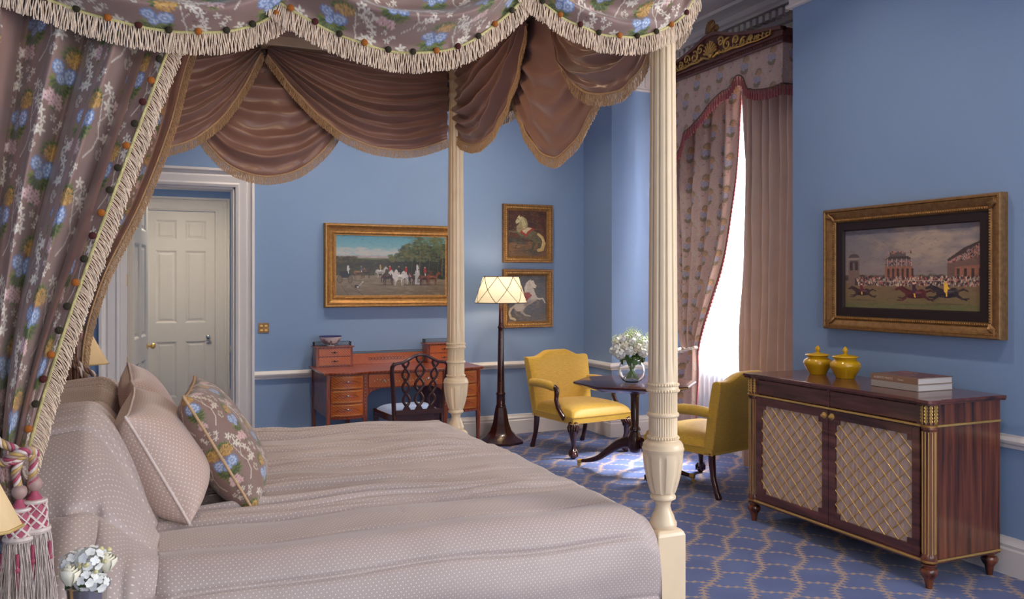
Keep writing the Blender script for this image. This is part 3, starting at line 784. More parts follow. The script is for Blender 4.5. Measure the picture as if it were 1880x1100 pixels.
# cushions ---------------------------------------------------------------
def cushion(name, label, B, T, Wv, th, m, pipem, colfn=None, group=None, bulge=1.0):
    B, T, Wv = Vector(B), Vector(T), Vector(Wv); U = T - B
    nrm = Wv.cross(U).normalized()
    if nrm.x < 0: nrm = -nrm
    C0 = B + U / 2 + Wv / 2
    root = thing(name, label, 'cushion', tuple(B), 0, group)
    N = 190
    a = np.linspace(-1, 1, N); aa = np.sign(a) * (1 - (1 - np.abs(a)) ** 1.25)
    u, v = np.meshgrid(aa, aa)
    def shape(u, v, sgn):
        pin = 1 - .07 * (1 - u * u) * np.abs(v) ** 2 * 0 
        x = u * (1 - .06 * (1 - v ** 4)); y = v * (1 - .06 * (1 - u ** 4))
        h = (np.clip(1 - np.abs(u) ** 3.4, 0, 1) ** .52) * (np.clip(1 - np.abs(v) ** 3.4, 0, 1) ** .52)
        cr = 1 + .05 * np.sin(9 * u + 4 * v) * (np.abs(u) > .5) * (np.abs(u) - .5) * 2 + .04 * np.sin(14 * v - 5 * u) * np.clip(np.abs(v) - .55, 0, 1) * 2
        h = h * cr * (1 - .12 * v * bulge)
        sag = -.012 * (v + 1)
        Uv, Wn, n = np.array(U), np.array(Wv), np.array(nrm)
        P = np.array(C0) + x[..., None] * Wn / 2 + y[..., None] * Uv / 2 + (sgn * h * th / 2 + sag)[..., None] * n
        return P
    Wl, Ul = Wv.length, U.length
    for nm, sgn in (('front_panel', 1), ('back_panel', -1)):
        P = shape(u, v, sgn); 
        if sgn < 0: P = P[:, ::-1]; uu = u[:, ::-1]
        else: uu = u
        a1 = np.concatenate([np.zeros((N, 1)), np.cumsum(np.linalg.norm(np.diff(P, axis=1), axis=-1), 1)], 1); a1 = (a1 - a1[:, N // 2:N // 2 + 1]) * (1 if sgn > 0 else -1)
        b1 = np.concatenate([np.zeros((1, N)), np.cumsum(np.linalg.norm(np.diff(P, axis=0), axis=-1), 0)], 0); b1 = b1 - b1[N // 2:N // 2 + 1, :]
        uv = np.stack([a1 + (0 if sgn > 0 else .3), b1], -1)
        col = colfn(a1 * 1.2 + .06, -b1 * 1.2 + .03) if colfn else None
        grid(nm, P, m, root, uv=uv, col=col)
    t = np.linspace(-1, 1, 60)
    loop = [(x, -1) for x in t] + [(1, y) for y in t[1:]] + [(x, 1) for x in t[::-1][1:]] + [(-1, y) for y in t[::-1][1:-1]]
    lp = np.array(loop); P = shape(lp[:, 0], lp[:, 1], 0)
    obj('piping', MB().tube([tuple(p) for p in P] + [tuple(P[0])], .0048, 8), pipem, root, world=True, smooth=60)
    return root
cushion('square_cushion', 'plain dotted beige cushion leaning behind, farther from the near curtain, half hidden', (.13, 3.56, .69), (-.02, 3.60, 1.075), (-.02, .50, .03), .20, M['cushion'], M['cushion'])
cushion('square_cushion', 'large dotted beige cushion with pale cord piping, nearest the bedside tassels', (.135, 2.84, .685), (-.03, 2.92, 1.035), (.02, .56, .03), .25, M['cushion'], M['cord'])
cushion('floral_cushion', 'floral brocade cushion standing in front of the two dotted ones', (.345, 2.955, .670), (.145, 3.05, 1.075), (.06, .46, .02), .20, M['fabric'], M['fringe2'], lambda a, b: fab(a, b))

# ------------------------------------------------------------------ hangings
def edge_fringe(parent, pts, L, r, step, mf, outward=.5, braid=None, name='fringe', nrm=None, wob=.002, down=.8, br=.004, lenfn=None):
    P = np.asarray(pts, float); seg = np.linalg.norm(np.diff(P, axis=0), axis=1); s = np.concatenate([[0], np.cumsum(seg)])
    n = max(3, int(s[-1] / step)); q = np.linspace(0, s[-1], n)
    Q = np.stack([np.interp(q, s, P[:, k]) for k in range(3)], 1)
    T = np.gradient(Q, axis=0); T /= np.linalg.norm(T, axis=1, keepdims=True) + 1e-9
    if nrm is None: D = np.tile([0, 0, -1.], (n, 1))
    else:
        e = np.cross(T, np.asarray(nrm)); e *= np.where(e[:, 2:3] > 0, -1, 1) if abs(outward) < 9 else 1
        D = e * outward + np.array([0, 0, -1.]) * down
    LL = np.full(n, L) * rng.uniform(.93, 1.05, n)
    if lenfn is not None: LL *= lenfn(q / s[-1])
    V, F = strands(Q, D, LL, r, 6, wob)
    f = rawmesh(name, V, F, mf, parent)
    if braid: obj('braid', MB().tube([tuple(p) for p in P[::2]], (br, br), 6), braid, f, world=True, smooth=60)
    return Q, T
pomm = {}
def pompoms(parent, pts, step, r=.0095, off=(0, -.008, 0), start=0.0):
    P = np.asarray(pts, float); seg = np.linalg.norm(np.diff(P, axis=0), axis=1); s = np.concatenate([[0], np.cumsum(seg)])
    k = 0; q = step * .5 + start
    mi = wmat(parent).inverted()
    while q < s[-1] - step * .2:
        p = [np.interp(q, s, P[:, i]) + off[i] for i in range(3)]
        key = ('pom_o', 'pom_r', 'pom_g')[(k * 1) % 3 if k % 3 != 1 else 2 if k % 2 else 1]
        if key not in pomm:
            me = bpy.data.meshes.new('pompom'); b = MB().ball((0, 0, 0), r, 12, 8, (1, .8, 1)); me.from_pydata(b.v, [], b.f); me.materials.append(M[key]); set_smooth(me, 80); pomm[key] = me
        o = bpy.data.objects.new('pompom', pomm[key]); COL.objects.link(o); o.parent = parent; o.location = mi @ Vector(p)
        o['label'] = {'pom_o': 'orange pompom', 'pom_r': 'maroon pompom', 'pom_g': 'dark olive pompom'}[key]
        k += 1; q += step
def swag(parent, top, bot, out, nf, amp, m, tile=None, nu=200, nv=110, name='swag', plan='Y', off0=0., uo=0., belly=.03, seed=0, gather=(0, 0), vpow=1.0, chaos=.5):
    """top, bot: lists of (a, z) along the plane axis; out: unit direction (towards viewer side); off0 plane coordinate"""
    r_ = np.random.default_rng(seed)
    u = np.linspace(0, 1, nu)
    tb = np.array(top, float); bb = np.array(bot, float)
    def para(pl):
        sgl = np.concatenate([[0], np.cumsum(np.linalg.norm(np.diff(pl, axis=0), axis=1))]); sgl /= sgl[-1]
        return np.stack([smooth_interp(u, list(zip(sgl, pl[:, 0]))), smooth_interp(u, list(zip(sgl, pl[:, 1])))], 1)
    Tp, Bp = para(tb), para(bb)
    v = np.linspace(0, 1, nv)[:, None]
    Pa = Tp[None, :, 0] * (1 - v) + Bp[None, :, 0] * v; Pz = Tp[None, :, 1] * (1 - v) + Bp[None, :, 1] * v
    U = u[None, :] + 0 * v
    mid = np.sin(pi * U) ** .6
    # intermediate rows sag more in the middle
    Pz = Pz - .10 * np.sin(pi * v) * (np.sin(pi * U)) * (Tp[:, 1].mean() - Bp[:, 1].min()) * .8
    ph = 2 * pi * nf * v ** vpow + .9 * np.sin(3 * U + seed) * chaos + .5 * np.sin(7 * U + 1.3 * seed) * chaos
    w = .5 + .5 * np.sin(ph); w = w ** 1.4
    am = amp * (.35 + .65 * mid) * (.8 + .4 * np.sin(5 * U + 11 * v + seed)) * np.clip(v * 6, 0, 1) * np.clip((1 - v) * 9, .0, 1)
    O = am * w + belly * np.sin(pi * np.clip(v, 0, 1) ** .8) * mid + .012
    O += .004 * np.sin(23 * U + 17 * v * (1 + U))
    if plan == 'Y': P = np.stack([Pa, off0 + out * O, Pz], -1); nrm = (0, out, 0)
    else: P = np.stack([off0 + out * O, Pa, Pz], -1); nrm = (out, 0, 0)
    # wrap lengths for pattern
    seg = np.linalg.norm(np.diff(P, axis=0), axis=-1); Vv = np.concatenate([np.zeros((1, nu)), np.cumsum(seg, 0)], 0)
    Vv = Vv - Vv[-1:]          # measured from the hem
    segu = np.linalg.norm(np.diff(P[-1], axis=0), axis=-1); Uu = np.concatenate([[0], np.cumsum(segu)])[None, :] + 0 * v
    col = fab(Uu + uo, Vv, tile) if tile is not None else None
    o = grid(name, P, m, parent, col=col, solid=0)
    hem = P[-1].copy()
    return o, hem, nrm
val = thing('bed_valance', 'floral brocade swagged valance with cream bullion fringe round the bed canopy', 'valance', (.5, 2.4, 2.1))
YO = 2.372
specs = [   # top, bottom (x, z)
    ([(-.62, 2.78), (.42, 2.78)], [(-.66, 2.44), (-.45, 2.24), (-.20, 2.143), (.03, 2.104), (.20, 2.118), (.34, 2.185), (.45, 2.30)], 0),
    ([(.24, 2.79), (1.18, 2.79)], [(.24, 2.40), (.32, 2.225), (.45, 2.158), (.70, 2.112), (.86, 2.15), (.98, 2.235), (1.08, 2.335), (1.14, 2.42)], .018),
    ([(1.02, 2.79), (1.72, 2.79)], [(1.00, 2.44), (1.07, 2.345), (1.19, 2.275), (1.36, 2.236), (1.52, 2.262), (1.64, 2.335), (1.70, 2.42)], .030)]
for i, (t, b, dy) in enumerate(specs):
    o, hem, nr = swag(val, t, b, -1, (3.4, 3.8, 3.4)[i], .105, M['fabric'], FAB, 330, 230, off0=YO - dy, uo=i * .13, seed=i + 1, belly=.035, chaos=.6)
    hem[:, 1] -= .004
    edge_fringe(o, hem, .058, .0015, .0032, M['fringe'], .45, M['fringe3'], nrm=nr, wob=.0022, br=.004)
    pompoms(o, hem + np.array([0, 0, .002]), .072)
# foot side swag seen edge on, and the corner jabot
o, hem, nr = swag(val, [(2.36, 2.79), (3.5, 2.79)], [(2.36, 2.40), (2.42, 2.345), (2.7, 2.33), (3.1, 2.36), (3.5, 2.46)], 1, 4, .04, M['fabric'], FAB, 220, 150, plan='X', off0=1.70, seed=5, belly=.01)
hem[:, 0] += .004; edge_fringe(o, hem, .056, .0016, .0044, M['fringe'], .4, M['fringe3'], nrm=nr); pompoms(o, hem, .072, off=(.008, 0, 0))
o, hem, nr = swag(val, [(3.4, 2.79), (4.62, 2.79)], [(3.4, 2.46), (3.6, 2.38), (4.0, 2.34), (4.4, 2.38), (4.62, 2.44)], 1, 4, .04, M['fabric'], FAB, 200, 120, plan='X', off0=1.73, seed=6, belly=.02)
hem[:, 0] += .004; edge_fringe(o, hem, .056, .0016, .005, M['fringe'], .4, M['fringe3'], nrm=nr)
o, hem, nr = swag(val, [(-.62, 2.79), (.6, 2.79)], [(-.62, 2.5), (-.3, 2.32), (0, 2.28), (.3, 2.34), (.6, 2.5)], 1, 4, .04, M['fabric'], FAB, 160, 90, off0=4.63, seed=8)
o, hem, nr = swag(val, [(.5, 2.79), (1.72, 2.79)], [(.5, 2.5), (.8, 2.34), (1.1, 2.3), (1.4, 2.34), (1.72, 2.5)], 1, 4, .04, M['fabric'], FAB, 160, 90, off0=4.65, seed=9)

lin_v = thing('inner_valance', 'plain taupe satin swags with gold-beige fringe lining the inside of the canopy', 'valance', (.5, 4.5, 2.1))
YI = 4.59
inner = [  # plane, axis offset, top, bottom, folds, amp, seed
    ('Y', YI + .10, [(.22, 2.69), (1.08, 2.69)], [(.22, 2.36), (.30, 2.19), (.42, 2.07), (.58, 2.022), (.75, 2.055), (.92, 2.19), (1.05, 2.40)], 4, .035, 3, 1.0),
    ('Y', YI, [(-.30, 2.67), (.30, 2.69), (.57, 2.70)], [(-.32, 2.15), (-.10, 2.125), (.08, 2.125), (.22, 2.175), (.36, 2.29), (.48, 2.47), (.57, 2.66)], 4.5, .045, 4, 1.0),
    ('Y', YI - .01, [(.60, 2.70), (1.0, 2.69), (1.60, 2.68)], [(.60, 2.65), (.70, 2.52), (.86, 2.36), (1.02, 2.25), (1.22, 2.195), (1.42, 2.205), (1.60, 2.27)], 6, .055, 5, .85),
    ('X', BX + .028, [(2.85, 2.69), (3.84, 2.69)], [(2.86, 2.42), (2.93, 2.20), (3.10, 2.06), (3.30, 2.00), (3.50, 2.07), (3.68, 2.24), (3.84, 2.50)], 4, .022, 6, 1.0),
    ('X', BX - .015, [(4.46, 2.66), (4.0, 2.69), (3.53, 2.70)], [(4.46, 2.27), (4.34, 2.22), (4.18, 2.185), (3.98, 2.20), (3.80, 2.28), (3.64, 2.42), (3.52, 2.64)], 6, .055, 7, .85),
    ('X', BX - .015, [(3.24, 2.70), (2.9, 2.69), (2.50, 2.66)], [(3.24, 2.62), (3.16, 2.40), (3.02, 2.245), (2.82, 2.175), (2.68, 2.165), (2.58, 2.19), (2.50, 2.25)], 5, .045, 9, 1.0),
    ('Y', BN + .07, [(-.30, 2.69), (.40, 2.69)], [(-.3, 2.5), (-.1, 2.42), (.1, 2.40), (.4, 2.5)], 4, .03, 10, 1.0),
    ('Y', BN + .07, [(.40, 2.69), (1.60, 2.69)], [(.4, 2.55), (.7, 2.45), (1.0, 2.42), (1.3, 2.46), (1.6, 2.5)], 4, .03, 12, 1.0),
]
for i, (pl, off, t, b, nf, am, sd, vp) in enumerate(inner):
    if pl == 'Y': out = -1 if off > 4 else 1
    else: out = -1
    o, hem, nr = swag(lin_v, t, b, out, nf * 1.35, am * 1.15, M['taupe'], None, 190, 150, plan=pl, off0=off, seed=sd, belly=.015 if i == 3 else .05, vpow=vp, chaos=1.6)
    hem[:, 0 if pl == 'X' else 1] += (-.006 if out < 0 else .006)
    if i < 6: edge_fringe(o, hem, .046, .0015, .0027, M['fringe2'], .6, M['fringe2'], nrm=nr, wob=.002, br=.005)

def curtain(parent, name, L, R, zs, y0, nf, amp, m, tile=None, nu=300, nv=500, plan='Y', out=-1, slim=None, seed=0, uscale=1.0, foldpow=1.0, ampfn=None):
    """L(z), R(z) edge positions; pleats squeeze towards the tie"""
    z = zs[:, None]; u = np.linspace(0, 1, nu)[None, :]
    l, r = L(zs)[:, None], R(zs)[:, None]
    A = l + (r - l) * u
    a = amp if ampfn is None else ampfn(zs)[:, None] * amp
    ph = 2 * pi * nf * (u ** foldpow) + .5 * np.sin(2.1 * z + seed) + .6 * np.sin(1.3 * z * 2 + 6 * u)
    o_ = a * (np.sin(ph) + .35 * np.sin(2 * ph + 1.0 + z) + .25 * np.sin(.5 * ph + seed)) * (1 - .6 * ss(.93, 1.0, u))
    O = o_ + .0035 * np.sin(40 * u + 8 * z)
    if callable(y0): y0 = y0(zs)[:, None]
    P = np.stack([A, y0 + out * O, z + 0 * u], -1) if plan == 'Y' else np.stack([y0 + out * O, A, z + 0 * u], -1)
    wd = uscale
    Uu = (u - 1) * wd + 0 * z
    # arc length down the leading edge
    e = P[:, -1]; s = np.concatenate([[0], np.cumsum(np.linalg.norm(np.diff(e, axis=0), axis=1))])[:, None]
    col = fab(Uu, s + 0 * u, tile) if tile is not None else None
    return grid(name, P, m, parent, col=col), P
# near bed curtain: drawn back to the head post
zt = np.linspace(2.70, 1.02, 760); TIEZ = 1.02
cn = thing('bed_curtain', 'floral brocade bed curtain with cream fringe tied back at the near head post', 'curtain', (-.45, 2.40, 0))
R1 = lambda z: smooth_interp(-z, [(-2.75, .20), (-2.30, .14), (-2.05, .055), (-1.69, -.065), (-1.31, -.185), (-1.13, -.235), (-1.02, -.262)])
L1 = lambda z: smooth_interp(-z, [(-2.75, -.60), (-2.0, -.60), (-1.5, -.56), (-1.2, -.50), (-1.02, -.44)])
af = lambda z: interp(z, [(1.02, .45), (1.2, .7), (1.7, 1), (2.7, 1)])
YC = lambda z: interp(z, [(1.02, 2.365), (1.5, 2.40), (2.1, 2.44), (2.7, 2.45)])
o, P = curtain(cn, 'drape', L1, R1, zt, YC, 5.5, .050, M['fabric'], FAB, 400, 760, seed=1, uscale=1.15, ampfn=af)
lead = P[:, -1].copy(); lead[:, 1] -= .012
edge_fringe(o, lead[40:], .052, .0015, .0033, M['fringe'], 1.0, M['fringe3'], nrm=(0, -1, 0), down=.55, wob=.002)
pompoms(o, lead[70:] + np.array([-.012, -.004, 0]), .062)
zb = np.linspace(1.02, .06, 300)
R2 = lambda z: smooth_interp(-z, [(-1.02, -.262), (-.92, -.238), (-.75, -.225), (-.4, -.21), (0, -.20)])
L2 = lambda z: smooth_interp(-z, [(-1.02, -.44), (-.8, -.50), (0, -.54)])
o, P = curtain(cn, 'drape', L2, R2, zb, 2.325, 3.2, .022, M['fabric'], FAB, 160, 300, seed=2, uscale=.45)
zt2 = np.linspace(2.70, 1.02, 160)
curtain(cn, 'lining', lambda z: L1(z) + .02, lambda z: R1(z) - .015, zt2, lambda z: YC(z) + .012, 5.5, .050, M['taupe'], None, 160, 160, seed=1, ampfn=af)
# far bed curtain (we see its lining and fringe)
cf = thing('bed_curtain', 'taupe lined bed curtain with gold fringe tied back at the far head post', 'curtain', (-.45, 4.55, 0))
R3 = lambda z: smooth_interp(-z, [(-2.72, .26), (-2.56, .205), (-2.2, .115), (-1.848, -.01), (-1.45, -.185), (-1.135, -.262), (-1.0, -.268)])
L3 = lambda z: smooth_interp(-z, [(-2.7, -.60), (-1.6, -.58), (-1.0, -.44)])
YF = lambda z: interp(z, [(.98, 4.52), (1.6, 4.50), (2.1, 4.43), (2.7, 4.42)])
o, P = curtain(cf, 'lining', L3, R3, np.linspace(2.70, .98, 340), YF, 6, .03, M['taupe'], None, 260, 340, seed=4, ampfn=af)
lead = P[:, -1].copy()
edge_fringe(o, lead, .05, .0015, .0028, M['fringe2'], .9, M['fringe2'], nrm=(0, -1, 0), down=.5)
curtain(cf, 'drape', lambda z: L3(z) + .02, lambda z: R3(z) + .012, np.linspace(2.70, .98, 340), lambda z: YF(z) + .03, 6, .03, M['fabric'], FAB, 240, 340, seed=4, ampfn=af, uscale=1.1)
curtain(cf, 'lining', lambda z: -.44 - .06 * ss(1.0, .5, z), lambda z: -.235 + .05 * ss(1.0, .6, z), np.linspace(.98, .05, 160), 4.52, 4, .02, M['taupe'], None, 120, 160, seed=7)
# back cloth at the head
bc = thing('bed_backcloth', 'pleated taupe satin cloth hanging behind the bed head', 'curtain', (-.72, 3.5, 0))
curtain(bc, 'cloth', lambda z: 2.5 + 0 * z, lambda z: 4.52 + 0 * z, np.linspace(2.69, .3, 120), -.70, 26, .015, M['taupe'], None, 420, 120, plan='X', out=1)

# tiebacks -----------------------------------------------------------------
def rope(parent, pts, R, turns_per_m, ms, name='rope', n=None):
    pts = [Vector(p) for p in pts]
    P = np.array([tuple(p) for p in pts]); s = np.concatenate([[0], np.cumsum(np.linalg.norm(np.diff(P, axis=0), axis=1))])
    n = n or int(s[-1] * 420); q = np.linspace(0, s[-1], n)
    C = np.stack([smooth_interp(q, list(zip(s, P[:, k]))) for k in range(3)], 1)
    T = np.gradient(C, axis=0); T /= np.linalg.norm(T, axis=1, keepdims=True)
    ref = np.array([0, 1, 0.]); A = np.cross(T, ref); A /= np.linalg.norm(A, axis=1, keepdims=True) + 1e-9; B = np.cross(T, A)
    core = obj(name, MB().tube([tuple(c) for c in C[::3]], R * .62, 8), ms[0], parent, world=True, smooth=70)
    k = len(ms)
    for j, m_ in enumerate(ms):
        an = q * turns_per_m * 2 * pi + j * 2 * pi / k
        D = C + (A * np.cos(an)[:, None] + B * np.sin(an)[:, None]) * R * .58
        obj('strand', MB().tube([tuple(c) for c in D], R * .46, 6), m_, core, world=True, smooth=70)
    return core
tb = thing('curtain_tieback', 'cream, magenta and gold twisted rope tieback with two large tassels on the near curtain', 'tieback', (-.26, 2.3, .7))
cs = [M['cord'], M['magenta'], M['cordshade'], M['cordgold']]
kn = (-.268, 2.292, 1.045)
rope(tb, [(-.50, 2.42, 1.20), (-.44, 2.335, 1.17), (-.36, 2.305, 1.115), (-.31, 2.295, 1.075), kn, (-.275, 2.288, 1.0), (-.270, 2.29, .965)], .0100, 26, cs)
rope(tb, [(-.50, 2.42, 1.155), (-.45, 2.33, 1.125), (-.39, 2.30, 1.075), (-.33, 2.288, 1.035), (-.285, 2.28, 1.03), (-.245, 2.284, 1.045), (-.240, 2.29, 1.00), (-.243, 2.295, .97)], .0100, 26, cs)
rope(tb, [(-.235, 2.30, 1.04), (-.25, 2.27, 1.055), (-.285, 2.272, 1.04), (-.295, 2.30, 1.02)], .0105, 26, cs)
def tassel(parent, x, y, z, tilt=0):
    """z: top of the ball"""
    head = obj('tassel_head', MB().lathe([(.001, 0), (.011, -.003), (.015, -.007), (.0168, -.013), (.0168, -.019), (.0145, -.026), (.010, -.031), (.007, -.034)], (x, y, z), 28), M['cordshade'], parent, world=True, smooth=180)
    obj('tassel_neck', MB().lathe([(.007, -.032), (.010, -.040), (.018, -.052), (.021, -.056)], (x, y, z), 20), M['magenta'], head, world=True)
    zt_, zb_ = z - .056, z - .122
    obj('woven_barrel', MB().lathe([(.024, 0), (.026, -.03), (.030, -.066)], (x, y, zt_), 28), M['magenta'], head, world=True)
    lat = MB()
    for dr in (-1, 1):
        for k in range(7):
            a0 = k * 2 * pi / 7
            lat.tube([(x + (.0255 + .0045 * t) * cos(a0 + dr * 2.1 * t), y + (.0255 + .0045 * t) * sin(a0 + dr * 2.1 * t), zt_ - .064 * t) for t in np.linspace(0, 1, 10)], (.0028, .0014), 6)
    obj('lattice_braid', lat, M['cord'], head, world=True, smooth=70)
    obj('collar', MB().lathe([(.022, .004), (.0275, .003), (.0285, -.001), (.026, -.005), (.022, -.006)], (x, y, zt_), 28), M['cord'], head, world=True)
    obj('collar', MB().lathe([(.027, .005), (.034, .003), (.036, -.003), (.033, -.009), (.026, -.010)], (x, y, zb_), 28), M['cord'], head, world=True)
    n = 420; a = rng.uniform(0, 2 * pi, n); rr = .031 * np.sqrt(rng.uniform(.3, 1, n))
    P0 = np.stack([x + rr * np.cos(a), y + rr * np.sin(a), np.full(n, zb_ - .006)], 1); D = np.stack([np.cos(a) * .16, np.sin(a) * .16, -np.ones(n)], 1)
    V, F = strands(P0, D, rng.uniform(.16, .19, n), .0011, 7, .003, 3)
    rawmesh('skirt', V, F, M['cord'], head)
    for k in range(3):
        a = -pi / 2 + (k - 1) * 1.15; xx, yy = x + .036 * cos(a), y + .036 * sin(a)
        obj('hanger', MB().lathe([(.001, 0), (.004, -.002), (.005, -.03), (.0045, -.032), (.007, -.035), (.007, -.042), (.004, -.046), (.005, -.05), (.0045, -.085), (.001, -.086)], (xx, yy, zb_ - .03), 10), M['magenta'], head, world=True)
tassel(tb, -.2675, 2.285, .972); tassel(tb, -.238, 2.300, .985)
tf_ = thing('curtain_tieback', 'brown and cream rope tieback with small heart-like drops on the far curtain', 'tieback', (-.25, 4.5, .9))
cb = [M['cordbrown'], M['cord'], M['cordbrown']]
rope(tf_, [(-.44, 4.55, 1.20), (-.36, 4.46, 1.17), (-.30, 4.43, 1.10), (-.255, 4.43, 1.045), (-.22, 4.44, 1.02), (-.205, 4.46, .99), (-.195, 4.45, .93)], .012, 14, cb)
rope(tf_, [(-.44, 4.55, 1.17), (-.36, 4.45, 1.135), (-.30, 4.42, 1.07), (-.26, 4.42, 1.02), (-.235, 4.43, .98), (-.225, 4.44, .90)], .012, 14, cb)
for (x, z) in ((-.195, .945), (-.225, .90)):
    obj('drop', MB().lathe([(.001, 0), (.014, -.004), (.017, -.014), (.010, -.028), (.001, -.036)], (x, 4.445, z), 14), M['cordbrown'], tf_, world=True)

# ------------------------------------------------------------------ WINDOW DRESSING
pel = thing('window_pelmet', 'carved dark mahogany pelmet with gilt scrollwork and floral fabric valance over the window', 'pelmet', (XW, 5.49, 2.8))
PX, PY0, PY1, PC = 4.15, 4.68, 6.30, 5.49
tops = [(0, 3.265), (.09, 3.28), (.30, 3.31), (.47, 3.345), (.62, 3.385), (.74, 3.425), (.81, 3.43)]
def ptop(y): return float(smooth_interp(np.array([min(y - PY0, PY1 - y)]), tops)[0])
ys = np.linspace(PY0, PY1, 61)
fb = MB()
fb.loft([[(PX, y, 3.205), (PX + .03, y, 3.205), (PX + .03, y, ptop(y)), (PX, y, ptop(y))] for y in ys])
fb.box(PX + .031, XW, PY0 + .001, PY0 + .03, 3.205, 3.265).box(PX, XW, PY1 - .03, PY1, 3.205, 3.265)
obj('pediment', fb, M['pelwood'], pel, world=True, smooth=30)
cr = MB()
cr.loft([[(PX - .022, y, ptop(y) - .018), (PX + .03, y, ptop(y) - .022), (PX + .03, y, ptop(y) + .008), (PX - .026, y, ptop(y) + .006)] for y in ys])
obj('top_moulding', cr, M['pelwood'], pel, world=True, smooth=30)
lm = MB(); prof = [(0, 3.155), (.018, 3.155), (.022, 3.165), (.012, 3.172), (.010, 3.196), (.024, 3.20), (.026, 3.212), (0, 3.214)]
path = [(XW, PY0), (PX, PY0), (PX, PY1), (XW, PY1)]
lm.run([(-o, z) for o, z in prof][::-1], path)
lm.run([(o, z) for o, z in prof], path)
obj('lower_moulding', lm, M['pelwood'], pel, world=True, smooth=30)
obj('light_stop_board', MB().box(PX + .03, XW, PY0 + .03, PY1 - .03, 3.215, 3.23), M['pelwood'], pel, world=True, smooth=0)  # unseen lid, added to stop daylight leaking onto the cornice
bd = MB()
for i in range(64): y = PY0 + .012 + i * (PY1 - PY0 - .024) / 63; bd.ball((PX - .016, y, 3.184), .0085, 8, 5, (.8, .9, 1))
obj('carved_beading', bd, M['pelwood'], pel, world=True)
gs = MB()
def spiral(cy, cz, R, turns, a0, dr, r0=.012, r1=.005, x=PX - .012):
    P, rr = [], []
    for i in range(28):
        t = i / 27; a = a0 + dr * turns * 2 * pi * t; q = R * (1 - .85 * t); P.append((x - .008 * sin(pi * t), cy + q * cos(a), cz + q * sin(a))); rr.append(r0 + (r1 - r0) * t)
    gs.tube(P, rr, 6)
for sg in (1, -1):
    for (dy, dz, R, a0, dr) in ((.13, 3.335, .042, 2.6, -1), (.21, 3.295, .050, 1.2, 1), (.315, 3.30, .040, 3.6, -1), (.40, 3.268, .034, 1.0, 1), (.49, 3.268, .027, 3.6, -1), (.565, 3.252, .020, 1.0, 1)):
        spiral(PC + sg * dy, dz, R, 1.35, a0 if sg > 0 else pi - a0, dr * sg, .0095 * (R / .05) ** .4, .006)
    gs.tube([(PX - .012, PC + sg * q, z) for q, z in ((.03, 3.24), (.10, 3.262), (.17, 3.245), (.26, 3.252), (.35, 3.238), (.45, 3.24), (.55, 3.232), (.66, 3.236), (.70, 3.242))], [.011, .013, .011, .012, .009, .009, .007, .006, .003], 6)
    for k in range(16):
        q = .06 + k * .042; gs.tube([(PX - .012, PC + sg * q, 3.243), (PX - .02, PC + sg * (q + .018), 3.262 + .008 * (k % 2)), (PX - .012, PC + sg * (q + .034), 3.258)], [.008, .007, .002], 6)
for k in range(9):   # palmette
    a = radians(-72 + 18 * k); L = .115 * (1 - .0045 * abs(-72 + 18 * k) * .8)
    gs.tube([(PX - .012, PC + .006 * (k - 4), 3.262), (PX - .024, PC + sin(a) * L * .55, 3.262 + cos(a) * L * .55), (PX - .018, PC + sin(a) * L, 3.262 + cos(a) * L * .95)], [.004, .0085, .0105], 6)
gs.ball((PX - .015, PC, 3.258), .02, 10, 7)
obj('gilt_scrollwork', gs, M['brass'], pel, world=True, smooth=60)
gf = MB()
for (dy, dz, R) in ((0, .075, .034), (-.055, .035, .028), (.055, .035, .028), (0, .03, .03)):
    gf.ball((PX, PC + dy, 3.43 + dz), R, 14, 9, (.6, 1, 1.2 if dy == 0 else 1))
for k in range(7):
    a = radians(-60 + 20 * k); gf.tube([(PX - .02, PC, 3.445), (PX - .03, PC + sin(a) * .04, 3.445 + cos(a) * .055), (PX - .018, PC + sin(a) * .062, 3.445 + cos(a) * .09)], [.006, .009, .006], 6)
obj('gilt_finial', gf, M['gilt_dark'], pel, world=True, smooth=60)
# fabric valance
hemv = [(PY0, 2.862), (4.80, 2.858), (4.92, 2.868), (5.02, 2.895), (5.075, 2.925), (5.10, 2.985), (5.14, 3.022), (5.19, 3.018), (5.23, 2.975), (5.26, 2.955), (5.36, 2.945), (5.46, 2.90), (5.62, 2.815), (5.80, 2.72), (5.86, 2.70), (5.90, 2.62), (6.05, 2.50), (6.18, 2.42), (6.30, 2.38)]
yv = np.linspace(PY0, PY1, 330); hz = smooth_interp(yv, hemv)
v = np.linspace(0, 1, 130)[:, None]
Zv = 3.158 * (1 - v) + hz[None] * v; Yv = yv[None] + 0 * v
Xv = PX + .006 - .010 * v * (1 + .5 * np.sin(Yv * 22)) 
grid('fabric_valance', np.stack([Xv, Yv, Zv], -1), M['fabric'], pel, col=fab(-Yv + .05, 3.158 - Zv, FABW))
Xr = np.linspace(PX, XW, 60)[None] + 0 * np.linspace(0, 1, 60)[:, None]; Zr = np.linspace(3.158, 2.862, 60)[:, None] + 0 * Xr
grid('fabric_valance', np.stack([Xr, 0 * Xr + PY0, Zr], -1), M['fabric'], pel, col=fab(Xr, 3.158 - Zr, FABW))
hem = np.stack([Xv[-1] - .006, Yv[-1], Zv[-1]], -1)
